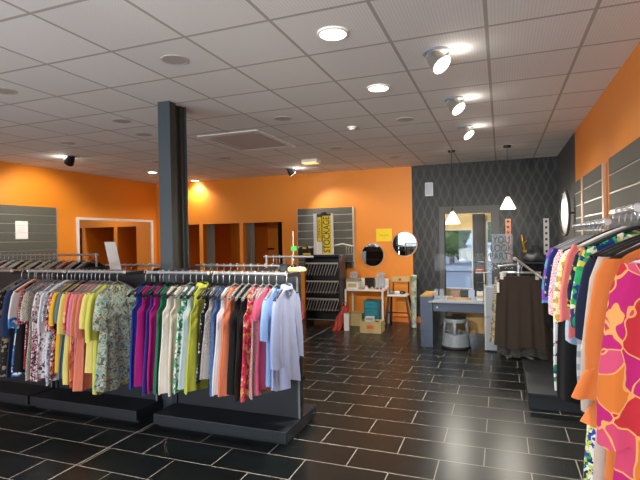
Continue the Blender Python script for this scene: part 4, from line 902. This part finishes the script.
# ---- grey step stool under the counter
p = atz(455, 350, 0); t = thing('step_stool', 'grey round steel step stool under the counter', 'stool', (p.x, p.y+.17, 0)); k = .92
obj('drum', lathe(bmesh.new(), [(.205*k, .03), (.215*k, .04), (.195*k, .2), (.185*k, .21), (.16*k, .215), (.16*k, .205), (.19*k, .04), (.19*k, .03)], 40), m_glove, t, smooth=False)
obj('rubber_skirt', lathe(bmesh.new(), [(.215*k, 0), (.222*k, .012), (.212*k, .035), (.19*k, .035), (.19*k, 0)], 40), m_rubber, t)
for q in range(4):
    a = -PI/2 + .0 + q*PI/2; bm = bmesh.new(); d = Vector((math.cos(a), math.sin(a), 0)); tube(bm, [d*.178*k + Vector((0, 0, .20)), d*.165*k + Vector((0, 0, .32)), d*.145*k + Vector((0, 0, .40))], [.022, .022, .03], 8, 1); obj('leg', bm, m_lgrey if q == 0 else m_glove, t, smooth=True)
obj('step_rim', lathe(bmesh.new(), [(.16*k, .365), (.168*k, .38), (.160*k, .42), (.13*k, .42), (.13*k, .365)], 40), m_glove, t); obj('tread', lathe(bmesh.new(), [(.0001, .40), (.155*k, .405), (.158*k, .425), (.0001, .428)], 40), m_rubber, t)
# ---- plaques on the wallpaper
for px0, px1, py0, py1, m, l in [(505.3, 511.5, 219, 262, paint('copper_plaque', '#B0683C', .4, .2, .3), 'copper coloured vertical plaque with pierced squares on dark wallpaper'), (543.3, 549.5, 218.5, 266, paint('silver_plaque', '#B5B1B0', .4, .2, .15), 'silver vertical plaque with pierced squares on dark wallpaper')]:
    a, b = at(px0, py0, YB), at(px1, py1, YB); t = thing('wall_plaque', l, 'wall decoration', ((a.x+b.x)/2, YB, b.z), 0, 'pierced plaques'); w_ = (b.x-a.x)/2; h_ = a.z-b.z; bm = bmesh.new(); n = 8; hz = h_/n
    box(bm, -w_, -w_*.45, -.02, 0, 0, h_); box(bm, w_*.45, w_, -.02, 0, 0, h_)
    for q in range(n+1): box(bm, -w_*.45, w_*.45, -.02, 0, max(0, q*hz-hz*.3), min(h_, q*hz+hz*.3))
    obj('pierced_panel', bm, m, t)
p = at(523, 244, YB-.05); t = thing('branch_ornament', 'small gold branch ornament on the wall above the skirts', 'ornament', (p.x, YB, p.z))
obj('branch', tube(bmesh.new(), [(-.02, -.03, .16), (.0, -.035, .05), (.03, -.03, -.12)], [.008, .016, .02], 8), m_gold, t); obj('twig', tube(bmesh.new(), [(.01, -.035, 0), (.06, -.04, .06)], [.012, .005], 6), m_gold, t); obj('backplate', bx(-.0, .06, -.03, 0, -.14, -.10), m_gold, t)
p = at(536, 252, 7.6); t = thing('handbag', 'dark grey slouchy bag on top shelf behind the skirts', 'bag', (p.x, YB-.26, 0)); zq = at(536, 262, YB-.26).z
sh = thing('wall_shelf', 'narrow black shelf carrying the dark bag behind the skirt stand', 'shelf', (p.x+.1, YB, zq)); obj('board', bx(-.35, .3, -.3, 0, -.025, 0), m_blk_board, sh); obj('bracket', bx(-.3, -.28, -.25, 0, -.12, -.025), m_black, sh); obj('bracket', bx(.23, .25, -.25, 0, -.12, -.025), m_black, sh)
t.location = (p.x+.05, YB-.16, zq); bm = bmesh.new(); bmesh.ops.create_uvsphere(bm, u_segments=24, v_segments=14, radius=1)
for v in bm.verts: v.co = Vector((v.co.x*.19*(1-.2*v.co.z), v.co.y*.09, max(0, .08 + v.co.z*.11 + .02*math.sin(v.co.x*6))))
obj('bag_body', bm, paint('dark_leather', '#3A3D42', .4), t, smooth=True); obj('handle', tube(bmesh.new(), [(-.08, 0, .15), (-.06, 0, .26), (.06, 0, .26), (.08, 0, .15)], .008, 8), m_black, t)

# unseen lamp added to brighten the lobby
t = thing('added_lobby_lamp', 'unseen added lamp brightening the lobby beyond the framed opening', 'ceiling light', (-.9, 9.75, CE))
obj('bezel', lathe(bmesh.new(), [(.16, 0), (.16, -.03), (.14, -.04), (.14, -.0)]), m_white, t); obj('diffuser', lathe(bmesh.new(), [(.0001, -.05), (.14, -.04), (.14, -.01)]), m_lamp, t); lamp('bulb', 'POINT', 22, t, (0, 0, -.12), shadow_soft_size=.1)

# ------------------------------------------------------------------ daylight and added fill lights
w = bpy.data.worlds.new('sky'); S.world = w; w.use_nodes = True; bg = w.node_tree.nodes['Background']
bg.inputs[0].default_value = (.52, .72, 1, 1); bg.inputs[1].default_value = .75
sun = lamp('sun', 'SUN', 1.6, None, (0, 30, 20), (1, .96, .88), angle=.02); sun.rotation_euler = (math.radians(50), 0, math.radians(-150))
a = lamp('shop_window_daylight', 'AREA', 54, None, ((XL+XR)/2, YF+.03, 1.45), (.86, .93, 1), shape='RECTANGLE', size=7.8, size_y=2.2); a.rotation_euler = (PI/2, 0, 0)
b = lamp('added_ceiling_fill', 'AREA', 150, None, ((XL+XR)/2, YF+.06, .7), (1, .96, .9), shape='RECTANGLE', size=7.6, size_y=.8); b.data.color = (.93, .97, 1); b.rotation_euler = (math.radians(138), 0, 0)  # added low area light that brightens the ceiling
for i, (x, tx, tz, e) in enumerate([(-.4, -2.6, 1.0, 420), (-2.2, -.6, 1.0, 420)]):      # added fill spots without fixtures, brightening the back wall from behind the camera
    o = lamp('added_back_wall_fill', 'SPOT', e, None, (x, -.4, CE-.12), spot_size=.62, spot_blend=.8, shadow_soft_size=.1)
    o.rotation_euler = (Vector((tx, YB, tz)) - o.location).to_track_quat('-Z', 'Y').to_euler()
